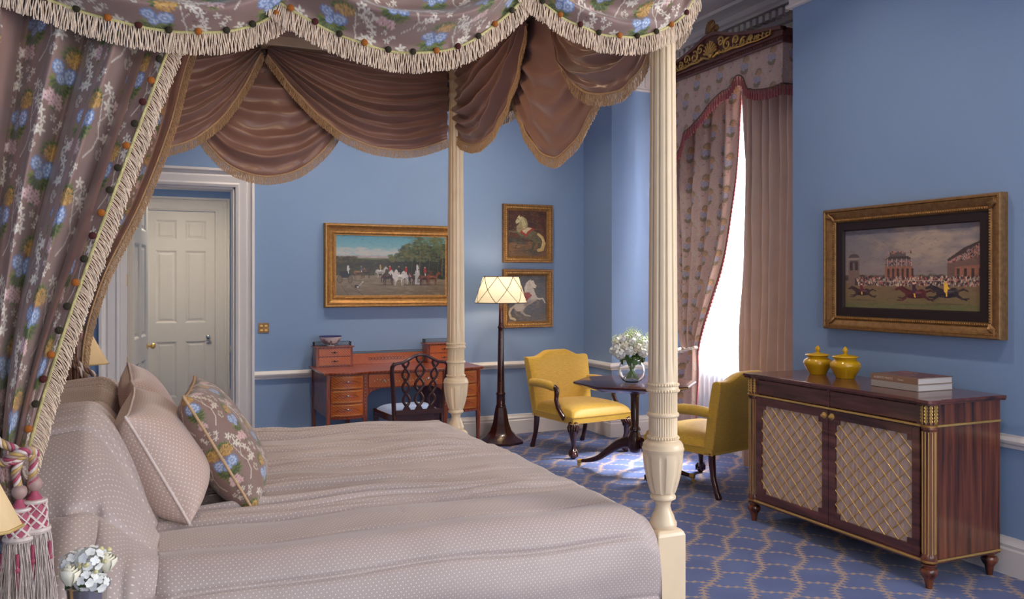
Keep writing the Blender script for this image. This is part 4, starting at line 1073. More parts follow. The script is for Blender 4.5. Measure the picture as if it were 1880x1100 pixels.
def tassel_fringe(parent, P, step, m, L=.078, r=.0092, yc=None):
    P = np.asarray(P); s = np.concatenate([[0], np.cumsum(np.linalg.norm(np.diff(P, axis=0), axis=1))])
    obj('gimp_braid', MB().tube([tuple(p) for p in P[::3]], .0055, 6), M['cordbrown'], parent, world=True, smooth=60)
    mb = MB()
    for q in np.arange(step / 2, s[-1], step):
        c = [np.interp(q, s, P[:, k]) for k in range(3)]
        mb.lathe([(.002, 0), (.003, -.008), (r * .55, -.011), (r * .8, -.018), (r * .55, -.022), (r, -L * .5), (r * 1.05, -L), (.001, -L - .002)], c, 8)
    obj('tassel_fringe', mb, M['pink'], parent, world=True, smooth=60)
tassel_fringe(pel, hem, .031, None)
tassel_fringe(pel, [(x, PY0 - .006, 2.862) for x in np.linspace(PX, XW - .02, 20)], .031, None)
# floral curtain, tied
fc = thing('window_curtain', 'pink floral curtain with rose tassel edge drawn back and tied left of the window', 'curtain', (4.3, 6.3, 0))
RL = lambda z: smooth_interp(-z, [(-3.15, 5.325), (-2.99, 5.345), (-2.6, 5.375), (-2.18, 5.43), (-1.71, 5.535), (-1.264, 5.745), (-1.0, 5.865), (-.88, 5.905)])
LL_ = lambda z: smooth_interp(-z, [(-3.15, 6.42), (-2.2, 6.42), (-1.5, 6.34), (-1.05, 6.22), (-.88, 6.16)])
afw = lambda z: interp(z, [(.84, .5), (1.1, .75), (1.8, 1), (3.1, 1)])
o, P = curtain(fc, 'drape', LL_, RL, np.linspace(3.14, .88, 760), 4.32, 5.2, .032, M['fabric'], FABW, 330, 760, plan='X', out=1, seed=2, uscale=1.35, ampfn=afw)
lead = P[:, -1].copy(); lead[:, 0] -= .008
tassel_fringe(o, lead[60:], .034, None, .058, .0072)
o, P = curtain(fc, 'drape', lambda z: smooth_interp(-z, [(-.88, 6.16), (-.7, 6.26), (0, 6.30)]), lambda z: smooth_interp(-z, [(-.88, 5.905), (-.75, 5.90), (-.5, 5.915), (0, 5.93)]), np.linspace(.88, .03, 280), 4.32, 3, .026, M['fabric'], FABW, 200, 280, plan='X', out=1, seed=3, uscale=.6)
lead = P[:, -1].copy(); lead[:, 0] -= .008
tassel_fringe(o, lead, .034, None, .058, .0072)
twb = thing('curtain_tieback', 'white twisted rope tieback round the pink floral window curtain', 'tieback', (4.27, 6.0, .85))
rope(twb, [(4.33, 5.91, .90), (4.285, 5.90, .90), (4.262, 5.96, .885), (4.26, 6.06, .855), (4.27, 6.16, .85), (4.38, 6.22, .87)], .014, 18, [M['cord'], M['cord'], M['petal']])
# plain curtain
pc = thing('window_curtain', 'plain mauve-beige silk curtain hanging straight on the right side of the window', 'curtain', (4.3, 4.9, 0))
zs = np.linspace(3.14, .02, 300)
o, P = curtain(pc, 'drape', lambda z: 4.42 + 0 * z, lambda z: 5.325 + .02 * np.sin(z * 2), zs, 4.315, 9.5, .036, M['taupe_matt'], None, 420, 300, plan='X', out=1, seed=6)
sh = thing('sheer_curtain', 'white sheer voile curtain filtering daylight behind the silk curtains', 'curtain', (4.47, 5.5, 0))
curtain(sh, 'drape', lambda z: 4.75 + 0 * z, lambda z: 6.35 + 0 * z, np.linspace(3.12, .03, 120), 4.47, 24, .014, M['sheer'], None, 400, 120, plan='X', out=1, seed=6)

# ------------------------------------------------------------------ PICTURES
def frame(root, x0, x1, z0, z1, prof, m, tf, name='gilt_frame', smooth=35):
    """rect in local XZ (front = -y), outer size; prof = [(inward, depth)]"""
    secs = []
    for (cx, cz, sx, sz) in ((x0, z0, 1, 1), (x0, z1, 1, -1), (x1, z1, -1, -1), (x1, z0, -1, 1), (x0, z0, 1, 1)):
        secs.append([tuple(tf @ Vector((cx + sx * o, -d, cz + sz * o))) for o, d in prof])
    return obj(name, MB().loft(secs, cap=False), m, root, world=True, smooth=smooth)
def beads(root, x0, x1, z0, z1, inset, dep, step, r, m, tf, sc=(1, .6, 1), name='beading'):
    mb = MB(); a, b, c, e = x0 + inset, x1 - inset, z0 + inset, z1 - inset
    for k in range(int((b - a) / step) + 1):
        x = a + k * (b - a) / int((b - a) / step)
        for z in (c, e): mb.ball((x, -dep, z), r, 6, 4, sc)
    for k in range(1, int((e - c) / step)):
        z = c + k * (e - c) / int((e - c) / step)
        for x in (a, b): mb.ball((x, -dep, z), r, 6, 4, sc)
    mb.tf(tf); return obj(name, mb, m, root, world=True, smooth=60)
def canvas_obj(root, cv, x0, x1, z0, z1, dep, tf, nu, nv, name='painted_canvas', m='paint', label=None):
    u, v = np.meshgrid(np.linspace(0, 1, nu), np.linspace(0, 1, nv))
    P = np.stack([x0 + u * (x1 - x0), 0 * u - dep, z1 - v * (z1 - z0)], -1).reshape(-1, 3)
    A = np.array(tf); P = (P @ A[:3, :3].T + A[:3, 3]).reshape(nv, nu, 3)
    px = np.clip(u * cv.w, 0, cv.w - 1.01).astype(int); py = np.clip(v * cv.h, 0, cv.h - 1.01).astype(int)
    grid(name, P, M[m], root, col=cv.a[py, px])
    obj('backing_board', MB().box(x0, x1, -dep + .002, -dep + .008, z0, z1).tf(tf), M['black'], root, world=True, smooth=0)

def horse(c, x, y, s, col, dark, pose='stand', face=1, tail=None, mane=None, rot=0.):
    """side-on horse, about 100*s px long; x,y = belly centre; face=1 looks right"""
    tail = tail or dark; mane = mane or dark
    cr, sr = cos(rot), sin(rot)
    def T(p):
        a, b = p[0] * s, p[1] * s; a, b = a * cr - b * sr, a * sr + b * cr
        return (x + face * a, y + b)
    def L(pts, w, col_, w2=None): c.line([T(p) for p in pts], w * s, col_, w2=(w2 * s if w2 else None), soft=max(.8, s))
    def E(px, py, rx, ry, col_, r=0): q = T((px, py)); c.ell(q[0], q[1], rx * s, ry * s, col_, (r + rot) * face, soft=max(.8, s))
    if pose == 'gallop':
        legs = [[(26, 4), (44, 14), (62, 12)], [(24, 6), (46, 20), (66, 22)], [(-30, 4), (-46, 14), (-64, 22)], [(-28, 6), (-50, 18), (-70, 16)]]
        neck = [(28, -8), (46, -18), (56, -22)]; head = (64, -20, 12, 5, .35); tl = [(-36, -8), (-54, -14), (-68, -8)]
    elif pose == 'rear':
        legs = [[(26, 0), (44, 2), (58, -4), (62, 6)], [(24, 6), (40, 20), (56, 16)], [(-24, 10), (-34, 26), (-24, 40), (-30, 52)], [(-16, 12), (-18, 30), (-8, 42), (-14, 54)]]
        neck = [(24, -8), (36, -30), (42, -40)]; head = (51, -36, 12, 5.5, .7); tl = [(-34, -2), (-50, 10), (-54, 40), (-46, 52)]
    else:
        legs = [[(24, 8), (26, 28), (25, 48)], [(18, 8), (16, 28), (19, 48)], [(-24, 6), (-30, 26), (-27, 48)], [(-18, 8), (-18, 28), (-20, 48)]]
        neck = [(24, -6), (38, -26), (44, -34)]; head = (51, -29, 12, 5, .85); tl = [(-34, -6), (-42, 6), (-42, 32)]
    for k, lg in enumerate(legs): L(lg, 8, dark if k % 2 == 0 else col, 3.2)
    L(tl, 8, tail, 3)
    E(0, 0, 36, 15, col); E(-22, -3, 17, 16, col); E(22, -2, 15, 15, col); E(2, 6, 26, 7, dark)
    L(neck, 19, col, 11); L([(p[0] - 6, p[1] - 5) for p in neck], 6, mane, 4)
    E(*head[:4], col, head[4]); hx, hy = head[:2]; L([(hx - 8, hy - 6), (hx - 7, hy - 12)], 3, col)
    E(-8, -7, 16, 4, tuple(min(255, q + 30) for q in col))
def rider(c, x, y, s, coat, leg=(220, 214, 196)):
    c.line([(x, y), (x + 3 * s, y + 18 * s)], 6 * s, leg, w2=4 * s); c.line([(x, y - 22 * s), (x, y)], 13 * s, coat); c.ell(x, y - 30 * s, 4.5 * s, 5 * s, (190, 150, 124)); c.ell(x, y - 35 * s, 5 * s, 3 * s, (30, 26, 26))
    c.line([(x, y - 18 * s), (x + 10 * s, y - 6 * s)], 4.5 * s, coat)

def hunt():
    r = random.Random(11); c = Canvas(840, 450, (140, 124, 104))
    c.grad(0, 150, (78, 148, 168), (140, 176, 184)); c.grad(150, 172, (170, 160, 160), (150, 136, 134))
    for k in range(90):
        x, y = r.uniform(0, 470), 128 + r.gauss(0, 14); c.ell(x, y, r.uniform(12, 44), r.uniform(4, 13), (190, 184, 178), 0, .35, 8)
    c.grad(170, 205, (96, 104, 60), (72, 78, 40)); c.poly([(0, 158), (60, 162), (150, 175), (300, 182), (430, 172), (840, 180), (840, 320), (0, 320)], (62, 58, 36))
    c.grad(300, 450, (138, 120, 98), (110, 92, 68))
    for k in range(260): c.ell(r.uniform(0, 150), r.uniform(160, 215), r.uniform(6, 22), r.uniform(4, 12), r.choice([(54, 50, 30), (74, 66, 36), (42, 40, 26), (96, 82, 40)]), 0, .5, 5)
    for k in range(200): c.ell(r.uniform(0, 470), r.uniform(205, 240), r.uniform(8, 26), r.uniform(3, 9), r.choice([(44, 42, 28), (58, 54, 34)]), 0, .5, 4)
    c.poly([(430, 330), (424, 170), (470, 140), (500, 110), (560, 96), (640, 60), (740, 70), (840, 50), (840, 330)], (30, 34, 20))
    for k in range(900):
        x = r.uniform(395, 840); top = (50 + 26 * sin(x / 26.) + 12 * sin(x / 9.)) if x > 540 else 64 + (540 - x) * .7 + 14 * sin(x / 17.); y = r.uniform(top - 40 * (x > 600), 240)
        g = r.choice([(72, 88, 44), (54, 66, 34), (96, 104, 56), (110, 96, 50), (40, 48, 28), (86, 98, 62)]) if y < 190 else r.choice([(40, 44, 26), (30, 32, 20)])
        c.ell(x, y, r.uniform(5, 20), r.uniform(4, 14), g, 0, .6, 3)
    for x in (574, 636, 712, 781, 815): c.line([(x + r.uniform(-12, 12), 60 + r.uniform(0, 60)), (x + 4, 180), (x - 3, 250), (x, 305)], 2.5 + 4 * (x in (636, 815)), (112, 104, 78), .6)
    for k in range(60): c.ell(r.uniform(560, 840), r.uniform(6, 70), r.uniform(8, 26), r.uniform(3, 9), (96, 110, 66), 0, .5, 4)
    for k in range(160): c.ell(r.uniform(0, 840), r.uniform(325, 450), r.uniform(10, 60), r.uniform(2, 6), r.choice([(150, 134, 112), (98, 84, 64), (134, 118, 92), (86, 80, 50)]), r.uniform(-.2, .2), .4, 3)
    c.line([(40, 380), (90, 450)], 4, (70, 58, 40)); c.line([(110, 375), (200, 450)], 4, (70, 58, 40))
    c.poly([(25, 270), (105, 270), (100, 318), (30, 318)], (30, 30, 34)); c.ell(28, 330, 20, 30, (60, 48, 36)); c.ell(28, 330, 16, 26, (110, 96, 74)); c.ell(104, 330, 18, 30, (60, 48, 36)); c.ell(104, 330, 14, 26, (112, 98, 76))
    rider(c, 88, 262, 1.2, (206, 200, 196)); 
    horse(c, 165, 280, .95, (126, 86, 52), (70, 46, 30), face=1); horse(c, 225, 276, .9, (70, 44, 30), (44, 28, 20), face=1); rider(c, 186, 258, .9, (70, 84, 100))
    horse(c, 330, 272, .95, (184, 176, 166), (140, 130, 120), pose='stand', face=1); rider(c, 330, 246, .9, (190, 140, 60))
    horse(c, 390, 310, 1.25, (62, 28, 24), (38, 18, 16), face=1, rot=-.05); rider(c, 402, 270, 1.35, (176, 28, 30))
    horse(c, 470, 312, 1.3, (206, 200, 194), (160, 150, 142), face=-1); c.ell(452, 300, 17, 46, (204, 198, 192)); rider(c, 472, 268, 1.2, (24, 22, 26))
    horse(c, 560, 312, 1.15, (196, 190, 186), (150, 140, 134), face=-1); rider(c, 528, 268, 1.1, (170, 26, 28))
    rider(c, 556, 330, 1.6, (30, 34, 40), (24, 24, 30)); c.ell(560, 300, 7, 14, (176, 110, 100))
    horse(c, 612, 316, 1.2, (70, 36, 26), (44, 22, 18), face=-1); c.poly([(600, 262), (632, 258), (640, 370), (596, 370)], (176, 172, 170)); rider(c, 616, 252, 1.2, (200, 196, 194))
    horse(c, 672, 318, 1.2, (96, 42, 26), (52, 26, 18), face=1); rider(c, 676, 276, 1.3, (176, 24, 26)); horse(c, 735, 316, 1.15, (128, 60, 32), (74, 36, 22), face=1)
    c.ell(155, 384, 20, 13, (36, 26, 24)); c.ell(160, 388, 8, 8, (190, 180, 168)); c.line([(170, 380), (196, 352)], 6, (190, 180, 168)); c.ell(196, 350, 8, 6, (180, 168, 150))
    for x in (390, 560, 640, 700): c.ell(x, 372, 60, 5, (66, 54, 42), 0, .5, 4)
    return c
def races():
    r = random.Random(5); c = Canvas(720, 420, (110, 96, 84))
    c.grad(0, 260, (96, 92, 98), (120, 106, 100))
    for k in range(150):
        x, y = r.gauss(440, 130), r.gauss(90, 60)
        if y < 230: c.ell(x, y, r.uniform(20, 70), r.uniform(8, 26), r.choice([(158, 136, 116), (140, 122, 108), (122, 110, 106)]), r.uniform(-.3, .3), .22, 14)
    c.grad(290, 420, (108, 84, 62), (96, 86, 54))
    for k in range(200): c.ell(r.uniform(0, 720), r.uniform(250, 270), r.uniform(8, 20), r.uniform(5, 12), r.choice([(58, 48, 46), (70, 58, 50)]), 0, .5, 3)
    br = (128, 84, 66)
    c.poly([(20, 300), (20, 160), (86, 160), (86, 300)], (104, 82, 74)); c.ell(53, 152, 34, 24, (70, 60, 62)); c.poly([(16, 150), (90, 150), (90, 164), (16, 164)], (124, 106, 98)); c.line([(53, 130), (53, 112)], 3, (90, 76, 70))
    for x in (38, 68): c.poly([(x - 9, 172), (x + 9, 172), (x + 9, 218), (x - 9, 218)], (52, 46, 50))
    c.poly([(236, 262), (236, 200), (386, 200), (386, 262)], br); c.poly([(240, 160), (380, 160), (380, 200), (240, 200)], (96, 84, 84)); c.poly([(232, 166), (262, 148), (360, 148), (390, 166)], (66, 54, 52)); c.poly([(262, 128), (352, 128), (352, 148), (262, 148)], (84, 72, 70))
    for x in range(250, 385, 26): c.poly([(x, 212), (x + 12, 212), (x + 12, 262), (x, 262)], (64, 46, 44)); c.line([(x, 162), (x, 200)], 3, (170, 140, 118))
    c.poly([(560, 270), (560, 190), (610, 150), (720, 96), (720, 270)], (98, 74, 66)); c.poly([(596, 262), (596, 210), (720, 200), (720, 262)], br); c.poly([(560, 172), (640, 118), (720, 84), (720, 110), (640, 144), (566, 186)], (62, 50, 48))
    for x in range(606, 720, 34): c.poly([(x, 218), (x + 14, 218), (x + 14, 262), (x, 262)], (60, 44, 42))
    for k in range(420): x = r.uniform(240, 385) if k < 120 else r.uniform(565, 720); y = r.choice([124, 132, 184, 190, 176]) if k < 120 else 190 - (x - 560) * r.uniform(.2, .6); c.ell(x, y, 2.6, 4, r.choice([(150, 124, 110), (44, 34, 38), (160, 96, 80), (120, 104, 104)]))
    c.poly([(60, 262), (720, 258), (720, 300), (60, 300)], (60, 48, 46))
    for k in range(900):
        x, y = r.uniform(70, 720), r.uniform(256, 300); c.ell(x, y, 3, 6, r.choice([(150, 124, 108), (44, 34, 40), (146, 70, 60), (112, 96, 92), (176, 156, 130), (60, 48, 52)]))
    c.line([(70, 278), (720, 272)], 2, (170, 146, 124))
    for x, y, s, col, coat in ((105, 338, 1.15, (56, 34, 38), (96, 34, 40)), (400, 345, 1.45, (78, 32, 34), (60, 40, 56)), (560, 338, 1.45, (44, 34, 40), (206, 160, 60))):
        c.ell(x, y + 36 * s, 70 * s, 4, (62, 50, 38), 0, .5, 4)
        horse(c, x, y, s, col, tuple(int(q * .75) for q in col), 'gallop', -1); rider(c, x - 6, y - 10 * s, s * 1.0, coat, (200, 156, 60))
    for k in range(80): c.ell(r.uniform(0, 720), r.uniform(395, 420), r.uniform(10, 40), r.uniform(3, 8), (84, 86, 52), 0, .4, 4)
    c.a = c.a * 1.9
    return c
def pony(kind):
    r = random.Random(kind); c = Canvas(300, 360, (70, 38, 28) if kind == 1 else (72, 74, 84))
    pal = [(84, 40, 28), (60, 30, 26), (96, 52, 30), (50, 24, 22)] if kind == 1 else [(84, 86, 98), (60, 64, 76), (98, 96, 104), (52, 56, 70)]
    for k in range(220): c.ell(r.uniform(0, 300), r.uniform(0, 250), r.uniform(12, 50), r.uniform(8, 24), r.choice(pal), r.uniform(-.4, .4), .3, 9)
    if kind == 1:
        c.grad(245, 360, (124, 88, 52), (104, 74, 44)); c.poly([(0, 210), (120, 225), (160, 262), (0, 262)], (52, 48, 44))
        for k in range(120): c.ell(r.uniform(0, 300), r.uniform(245, 355), r.uniform(8, 40), r.uniform(2, 7), r.choice([(140, 100, 60), (86, 62, 44), (110, 78, 48), (70, 66, 60)]), 0, .5, 4)
        c.ell(185, 318, 110, 9, (54, 48, 42), 0, .7, 5)
        T = lambda p: [((x - 92) * .955, (y - 92) * .915) for x, y in p]
        dk, md, lt, ml = (62, 62, 48), (108, 102, 72), (160, 148, 108), (208, 196, 150)
        c.line(T([(190, 300), (196, 340), (168, 378), (147, 412)]), 16, dk, w2=7); c.line(T([(180, 270), (135, 276), (100, 268), (95, 312)]), 17, md, w2=7)
        c.line(T([(330, 340), (300, 385), (290, 420), (236, 438)]), 26, dk, w2=8); c.line(T([(345, 350), (352, 400), (330, 428), (296, 440)]), 26, (80, 78, 58), w2=9)
        c.poly(T([(160, 225), (196, 205), (240, 232), (300, 262), (345, 280), (368, 320), (360, 365), (320, 372), (280, 340), (235, 335), (195, 312), (168, 290), (154, 255)]), md)
        c.ell(*T([(325, 320)])[0], 40, 40, (84, 82, 60), .2, .85, 8); c.ell(*T([(245, 318)])[0], 46, 18, dk, .3, .6, 8); c.ell(*T([(185, 250)])[0], 24, 28, lt, 0, .8, 8)
        c.poly(T([(200, 138), (236, 158), (252, 200), (246, 240), (205, 268), (168, 262), (158, 232), (176, 208), (178, 186)]), lt)
        for k in range(9): c.line(T([(212 + 3 * k, 146 + 8 * k), (200 + 3 * k, 180 + 9 * k), (208 + k, 215 + 5 * k)]), 7, ml, .7, w2=2)
        c.poly(T([(182, 128), (190, 146), (204, 140), (200, 168), (180, 190), (162, 204), (148, 200), (150, 186), (162, 162), (168, 146)]), ml); c.line(T([(165, 160), (190, 176)]), 3, (90, 50, 36)); c.ell(*T([(172, 160)])[0], 3, 3, (30, 24, 20)); c.ell(*T([(152, 197)])[0], 5, 5, (110, 96, 80))
        c.line(T([(340, 292), (372, 320), (388, 370), (372, 424), (342, 432)]), 20, (200, 172, 116), w2=26); c.line(T([(352, 300), (380, 350), (360, 420)]), 6, (230, 208, 160), .7)
        c.poly(T([(196, 262), (250, 232), (300, 238), (306, 252), (262, 280), (240, 318), (214, 296), (188, 282)]), (158, 44, 36)); c.poly(T([(204, 262), (252, 234), (290, 240), (250, 268), (238, 290), (216, 278)]), (214, 200, 166))
    else:
        for k in range(60): c.ell(r.uniform(0, 300), r.uniform(300, 360), r.uniform(8, 40), r.uniform(2, 7), r.choice([(110, 88, 74), (70, 62, 60), (92, 78, 70)]), 0, .5, 4)
        T = lambda p: [((x - 90) * .95, (y - 624) * .905) for x, y in p]
        dk, md, lt, ml = (120, 106, 100), (170, 156, 144), (202, 190, 178), (222, 212, 196)
        c.line(T([(140, 890), (112, 912), (96, 950), (112, 992), (144, 1006)]), 16, (190, 172, 140), w2=20)
        c.line(T([(180, 905), (146, 940), (160, 968), (192, 978)]), 20, dk, w2=7); c.line(T([(216, 890), (200, 940), (228, 968), (270, 978)]), 24, md, w2=8)
        c.line(T([(310, 835), (345, 862), (322, 876)]), 14, dk, w2=7); c.line(T([(318, 820), (350, 828), (376, 822), (396, 862)]), 17, lt, w2=7)
        c.poly(T([(236, 756), (292, 770), (326, 800), (326, 836), (280, 868), (240, 888), (214, 930), (170, 936), (134, 906), (142, 872), (190, 842), (222, 800)]), md)
        c.ell(*T([(180, 895)])[0], 42, 34, lt, -.5, .7, 8); c.ell(*T([(300, 815)])[0], 26, 26, lt, 0, .8, 8); c.ell(*T([(250, 868)])[0], 34, 10, dk, -.5, .6, 6)
        c.poly(T([(266, 660), (296, 690), (300, 740), (318, 790), (270, 800), (226, 772), (220, 730), (236, 690)]), lt)
        for k in range(8): c.line(T([(262 - 4 * k, 668 + 12 * k), (240 - 2 * k, 690 + 12 * k), (232, 720 + 9 * k)]), 9, ml, .8, w2=3)
        c.poly(T([(272, 652), (284, 668), (298, 664), (306, 690), (324, 712), (322, 730), (306, 732), (284, 712), (270, 690)]), ml); c.ell(*T([(293, 685)])[0], 3, 3, (30, 24, 24)); c.ell(*T([(318, 722)])[0], 5, 5, (130, 110, 104))
        c.poly(T([(206, 770), (262, 768), (288, 796), (262, 820), (240, 848), (214, 850), (206, 810)]), (152, 44, 46)); c.line(T([(222, 784), (262, 790), (236, 836)]), 6, (110, 28, 34), .7)
    return c
def aged(c, k, seed):
    r = random.Random(seed)
    for i in range(700):
        x, y = r.uniform(0, c.w), r.uniform(0, c.h); d = r.random() < .62
        c.ell(x, y, r.uniform(3, 16), r.uniform(1.5, 4), (44, 32, 22) if d else (196, 172, 130), r.uniform(-.5, .5), .16 if d else .09, 2)
    c.a = c.a * k; return c
TFB = Matrix.Translation((0, YB - .001, 0))
def prof_wide(d=.05): return [(0, 0), (0, d * .7), (.008, d), (.022, d), (.028, d * .82), (.034, d * .86), (.040, d * .72), (.072, d * .52), (.078, d * .60), (.088, d * .58), (.094, d * .34), (.108, d * .30)]
r1 = thing('framed_painting', 'wide gilt-framed painting of horses and red-coated riders above the desk', 'painting', (2.06, YB, 1.6))
frame(r1, 1.446, 2.672, 1.232, 1.973, prof_wide(.055), M['gilt'], TFB)
beads(r1, 1.446, 2.672, 1.232, 1.973, .083, .033, .016, .006, M['gilt'], TFB)
beads(r1, 1.446, 2.672, 1.232, 1.973, .031, .045, .010, .0035, M['gilt_dark'], TFB)
canvas_obj(r1, aged(hunt(), .92, 3), 1.553, 2.565, 1.338, 1.868, .017, TFB, 420, 225)
for k, (z0, z1, txt) in enumerate(((1.642, 2.205, 'small gilt-framed painting of a grey horse with red saddlecloth, the upper of two'), (1.015, 1.578, 'small gilt-framed painting of a rearing white horse on blue, the lower of two'))):
    r2 = thing('framed_painting', txt, 'painting', (3.4, YB, (z0 + z1) / 2))
    frame(r2, 3.142, 3.67, z0, z1, [(0, 0), (0, .035), (.006, .042), (.016, .042), (.022, .034), (.042, .034), (.048, .028), (.058, .022), (.062, .016), (.064, .010)], M['gilt_dark'], TFB)
    beads(r2, 3.142, 3.67, z0, z1, .032, .036, .0175, .0070, M['brass'], TFB, (1, 1, 1))
    canvas_obj(r2, aged(pony(k + 1), .85, k), 3.205, 3.607, z0 + .063, z1 - .063, .012, TFB, 150, 180)
TFR = Matrix.Translation((XR - .001, 0, 0)) @ Matrix.Rotation(-pi / 2, 4, 'Z')   # local x -> -Y, front -> -X
r3 = thing('framed_painting', 'large gilt-framed horse racing painting with dark mount above the rosewood cabinet', 'painting', (XR, 3.44, 1.53))
fx0, fx1, fz0, fz1 = -4.035, -2.844, 1.163, 1.902
frame(r3, fx0, fx1, fz0, fz1, [(0, 0), (0, .045), (.006, .056), (.016, .058), (.020, .048), (.030, .050), (.042, .044), (.062, .030), (.068, .036), (.078, .034), (.082, .024), (.088, .022)], M['gilt_dark'], TFR)
beads(r3, fx0, fx1, fz0, fz1, .072, .037, .014, .0058, M['gilt'], TFR); beads(r3, fx0, fx1, fz0, fz1, .024, .051, .009, .0038, M['gilt'], TFR)
cor_ = MB()
for sx, cx in ((1, fx0), (-1, fx1)):
    for sz, cz in ((1, fz0), (-1, fz1)):
        for k in range(9): a = k / 9 * pi / 2; cor_.tube([tuple(TFR @ Vector(q)) for q in ((cx + sx * .075, -.03, cz + sz * .075), (cx + sx * (.05 + .02 * sin(a * 3)), -.052, cz + sz * .05), (cx + sx * (.055 - .045 * cos(a)), -.048, cz + sz * (.055 - .045 * sin(a))))], [.007, .006, .003], 6)
obj('corner_ornament', cor_, M['gilt_dark'], r3, world=True, smooth=60)
frame(r3, fx0 + .085, fx1 - .085, fz0 + .085, fz1 - .085, [(0, .012), (0, .026), (.048, .026), (.052, .014), (.054, .004)], M['black'], TFR, 'mount_board', 0)
canvas_obj(r3, aged(races(), .95, 9), fx0 + .138, fx1 - .138, fz0 + .138, fz1 - .138, .006, TFR, 320, 180)
# switch plate
sw = thing('light_switch', 'square brass light switch plate with four buttons beside the doorway', 'switch', (.94, YB, 1.06))
obj('plate', MB().box(.895, .985, YB - .006, YB, 1.022, 1.106), M['gilt_dark'], sw, world=True, smooth=0, bevel=.002)
for x in (.922, .958):
    for z in (1.045, 1.082): obj('button', MB().box(x - .011, x + .011, YB - .010, YB - .0055, z - .007, z + .007), M['brass'], sw, world=True, smooth=0, bevel=.001)

# ------------------------------------------------------------------ FLOOR LAMP
fl = thing('floor_lamp', 'tall turned mahogany floor lamp with lit cream shade and dark lattice trim', 'lamp', (2.975, 7.03, 0))
ob = MB().lathe([(.001, 0), (.215, 0), (.215, .02), (.19, .035), (.15, .06), (.105, .11), (.078, .18), (.060, .28), (.052, .32), (.001, .32)], n=8)
obj('base', ob, M['mahog'], fl, smooth=30)
obj('pole', MB().lathe([(.046, .32), (.048, .33), (.040, .345), (.040, .43), (.045, .44), (.040, .45), (.034, .46), (.026, 1.0), (.024, 1.03), (.030, 1.04), (.030, 1.05), (.022, 1.06), (.020, 1.10), (.017, 1.26), (.010, 1.28), (.010, 1.30)], n=24), M['mahog'], fl)
sm_ = shade_mat('lit_linen_shade', (240, 226, 196), (255, 226, 172), .75)
# luminous cloth: bulb light put in as emission, none passes through
nt = sm_.node_tree; b = nt.nodes['Principled BSDF']; b.inputs['Transmission Weight'].default_value = 0
sh_ = obj('lamp_shade', MB().loft([[(r * cos(2*pi*k/64), r * sin(2*pi*k/64), z) for k in range(64)] for r, z in ((.235, 1.267), (.160, 1.505))], cap=False), sm_, fl, smooth=80, solid=.002)
lt = MB(); n = 7
for k in range(n):
    for dr in (-1, 1):
        P = []
        for i in range(17):
            t = i / 16; a = (k + dr * t) * 2 * pi / n - .35; r = .2365 - .075 * t; P.append((r * cos(a), r * sin(a), 1.267 + .238 * t))
        lt.tube(P, .0028, 5)
obj('lattice_trim', lt, M['mahog'], sh_, smooth=60)
obj('edge_binding', MB().tube([(.236 * cos(a), .236 * sin(a), 1.267) for a in np.linspace(0, 2 * pi, 65)], .004, 6), M['mahog'], sh_, smooth=60)
obj('edge_binding', MB().tube([(.161 * cos(a), .161 * sin(a), 1.505) for a in np.linspace(0, 2 * pi, 65)], .004, 6), M['mahog'], sh_, smooth=60)
obj('bulb', MB().ball((0, 0, 1.36), .03, 12, 8), shade_mat('lit_bulb', (255, 230, 190), (255, 214, 150), 6), fl)
pl_ = point('floor_lamp_bulb', (2.975, 7.03, 1.40), 5, WARM, .05)

# ------------------------------------------------------------------ BEDSIDE
def bedside_lamp(x, y, z, h, r0, r1, rot, label, sides=4):
    t = thing('bedside_lamp', label, 'lamp', (x, y, 0), rot)
    c = [(a, b) for a, b in ((-1, -1), (1, -1), (1, 1), (-1, 1))]
    k_ = .28
    def ringo(r, zz): return [(r * a * (1 if i % 2 == 0 else 1), r * b, zz) for a, b in c for i in (0,)]
    def oct_(r, zz): return [p for a, b, e, f in ((-1, -1, 1, 0), (1, -1, 0, 1), (1, 1, -1, 0), (-1, 1, 0, -1)) for p in ((r * (a - k_ * 0 + (0 if e else 0)) , r * b, zz),)]
    sec = lambda r, zz: [(-r, -r + k_*r, zz), (-r + k_*r, -r, zz), (r - k_*r, -r, zz), (r, -r + k_*r, zz), (r, r - k_*r, zz), (r - k_*r, r, zz), (-r + k_*r, r, zz), (-r, r - k_*r, zz)]
    s = obj('lamp_shade', MB().loft([sec(r0, z), sec(r1, z + h)], cap=False), M['shade_off'], t, smooth=20, solid=.002)
    obj('shade_binding', MB().tube([(p[0] * 1.01, p[1] * 1.01, p[2]) for p in sec(r0, z)] + [tuple(sec(r0, z)[0])], .0035, 6), M['cordgold'], s, smooth=60)
    obj('lamp_base', MB().lathe([(.001, .66), (.06, .66), (.06, .675), (.02, .69), (.035, .74), (.04, .78), (.015, .84), (.010, z + .04), (.001, z + .04)], n=24), M['brass'], t)
    return t
def nightstand(x, y, label):
    t = thing('nightstand', label, 'nightstand', (x, y, 0))
    obj('body', MB().box(-.22, .22, -.20, .20, .18, .635), M['mahog'], t, smooth=0, bevel=.004)
    obj('top', MB().box(-.24, .24, -.22, .22, .635, .66), M['mahog'], t, smooth=0, bevel=.006)
    for a in (-1, 1):
        for b in (-1, 1): obj('leg', MB().lathe([(.012, 0), (.02, .18)], (a * .19, b * .17, 0), 10), M['mahog'], t)
    d = obj('drawer', MB().box(.22, .228, -.17, .17, .47, .61), M['mahog'], t, smooth=0, bevel=.003)
    obj('knob', MB().ball((.236, 0, .54), .012, 10, 6), M['brass'], d)
nightstand(-.30, 2.03, 'dark mahogany nightstand in front of the near side of the bed head')
nightstand(-.42, 4.98, 'dark mahogany nightstand beyond the bed under the far bedside lamp')
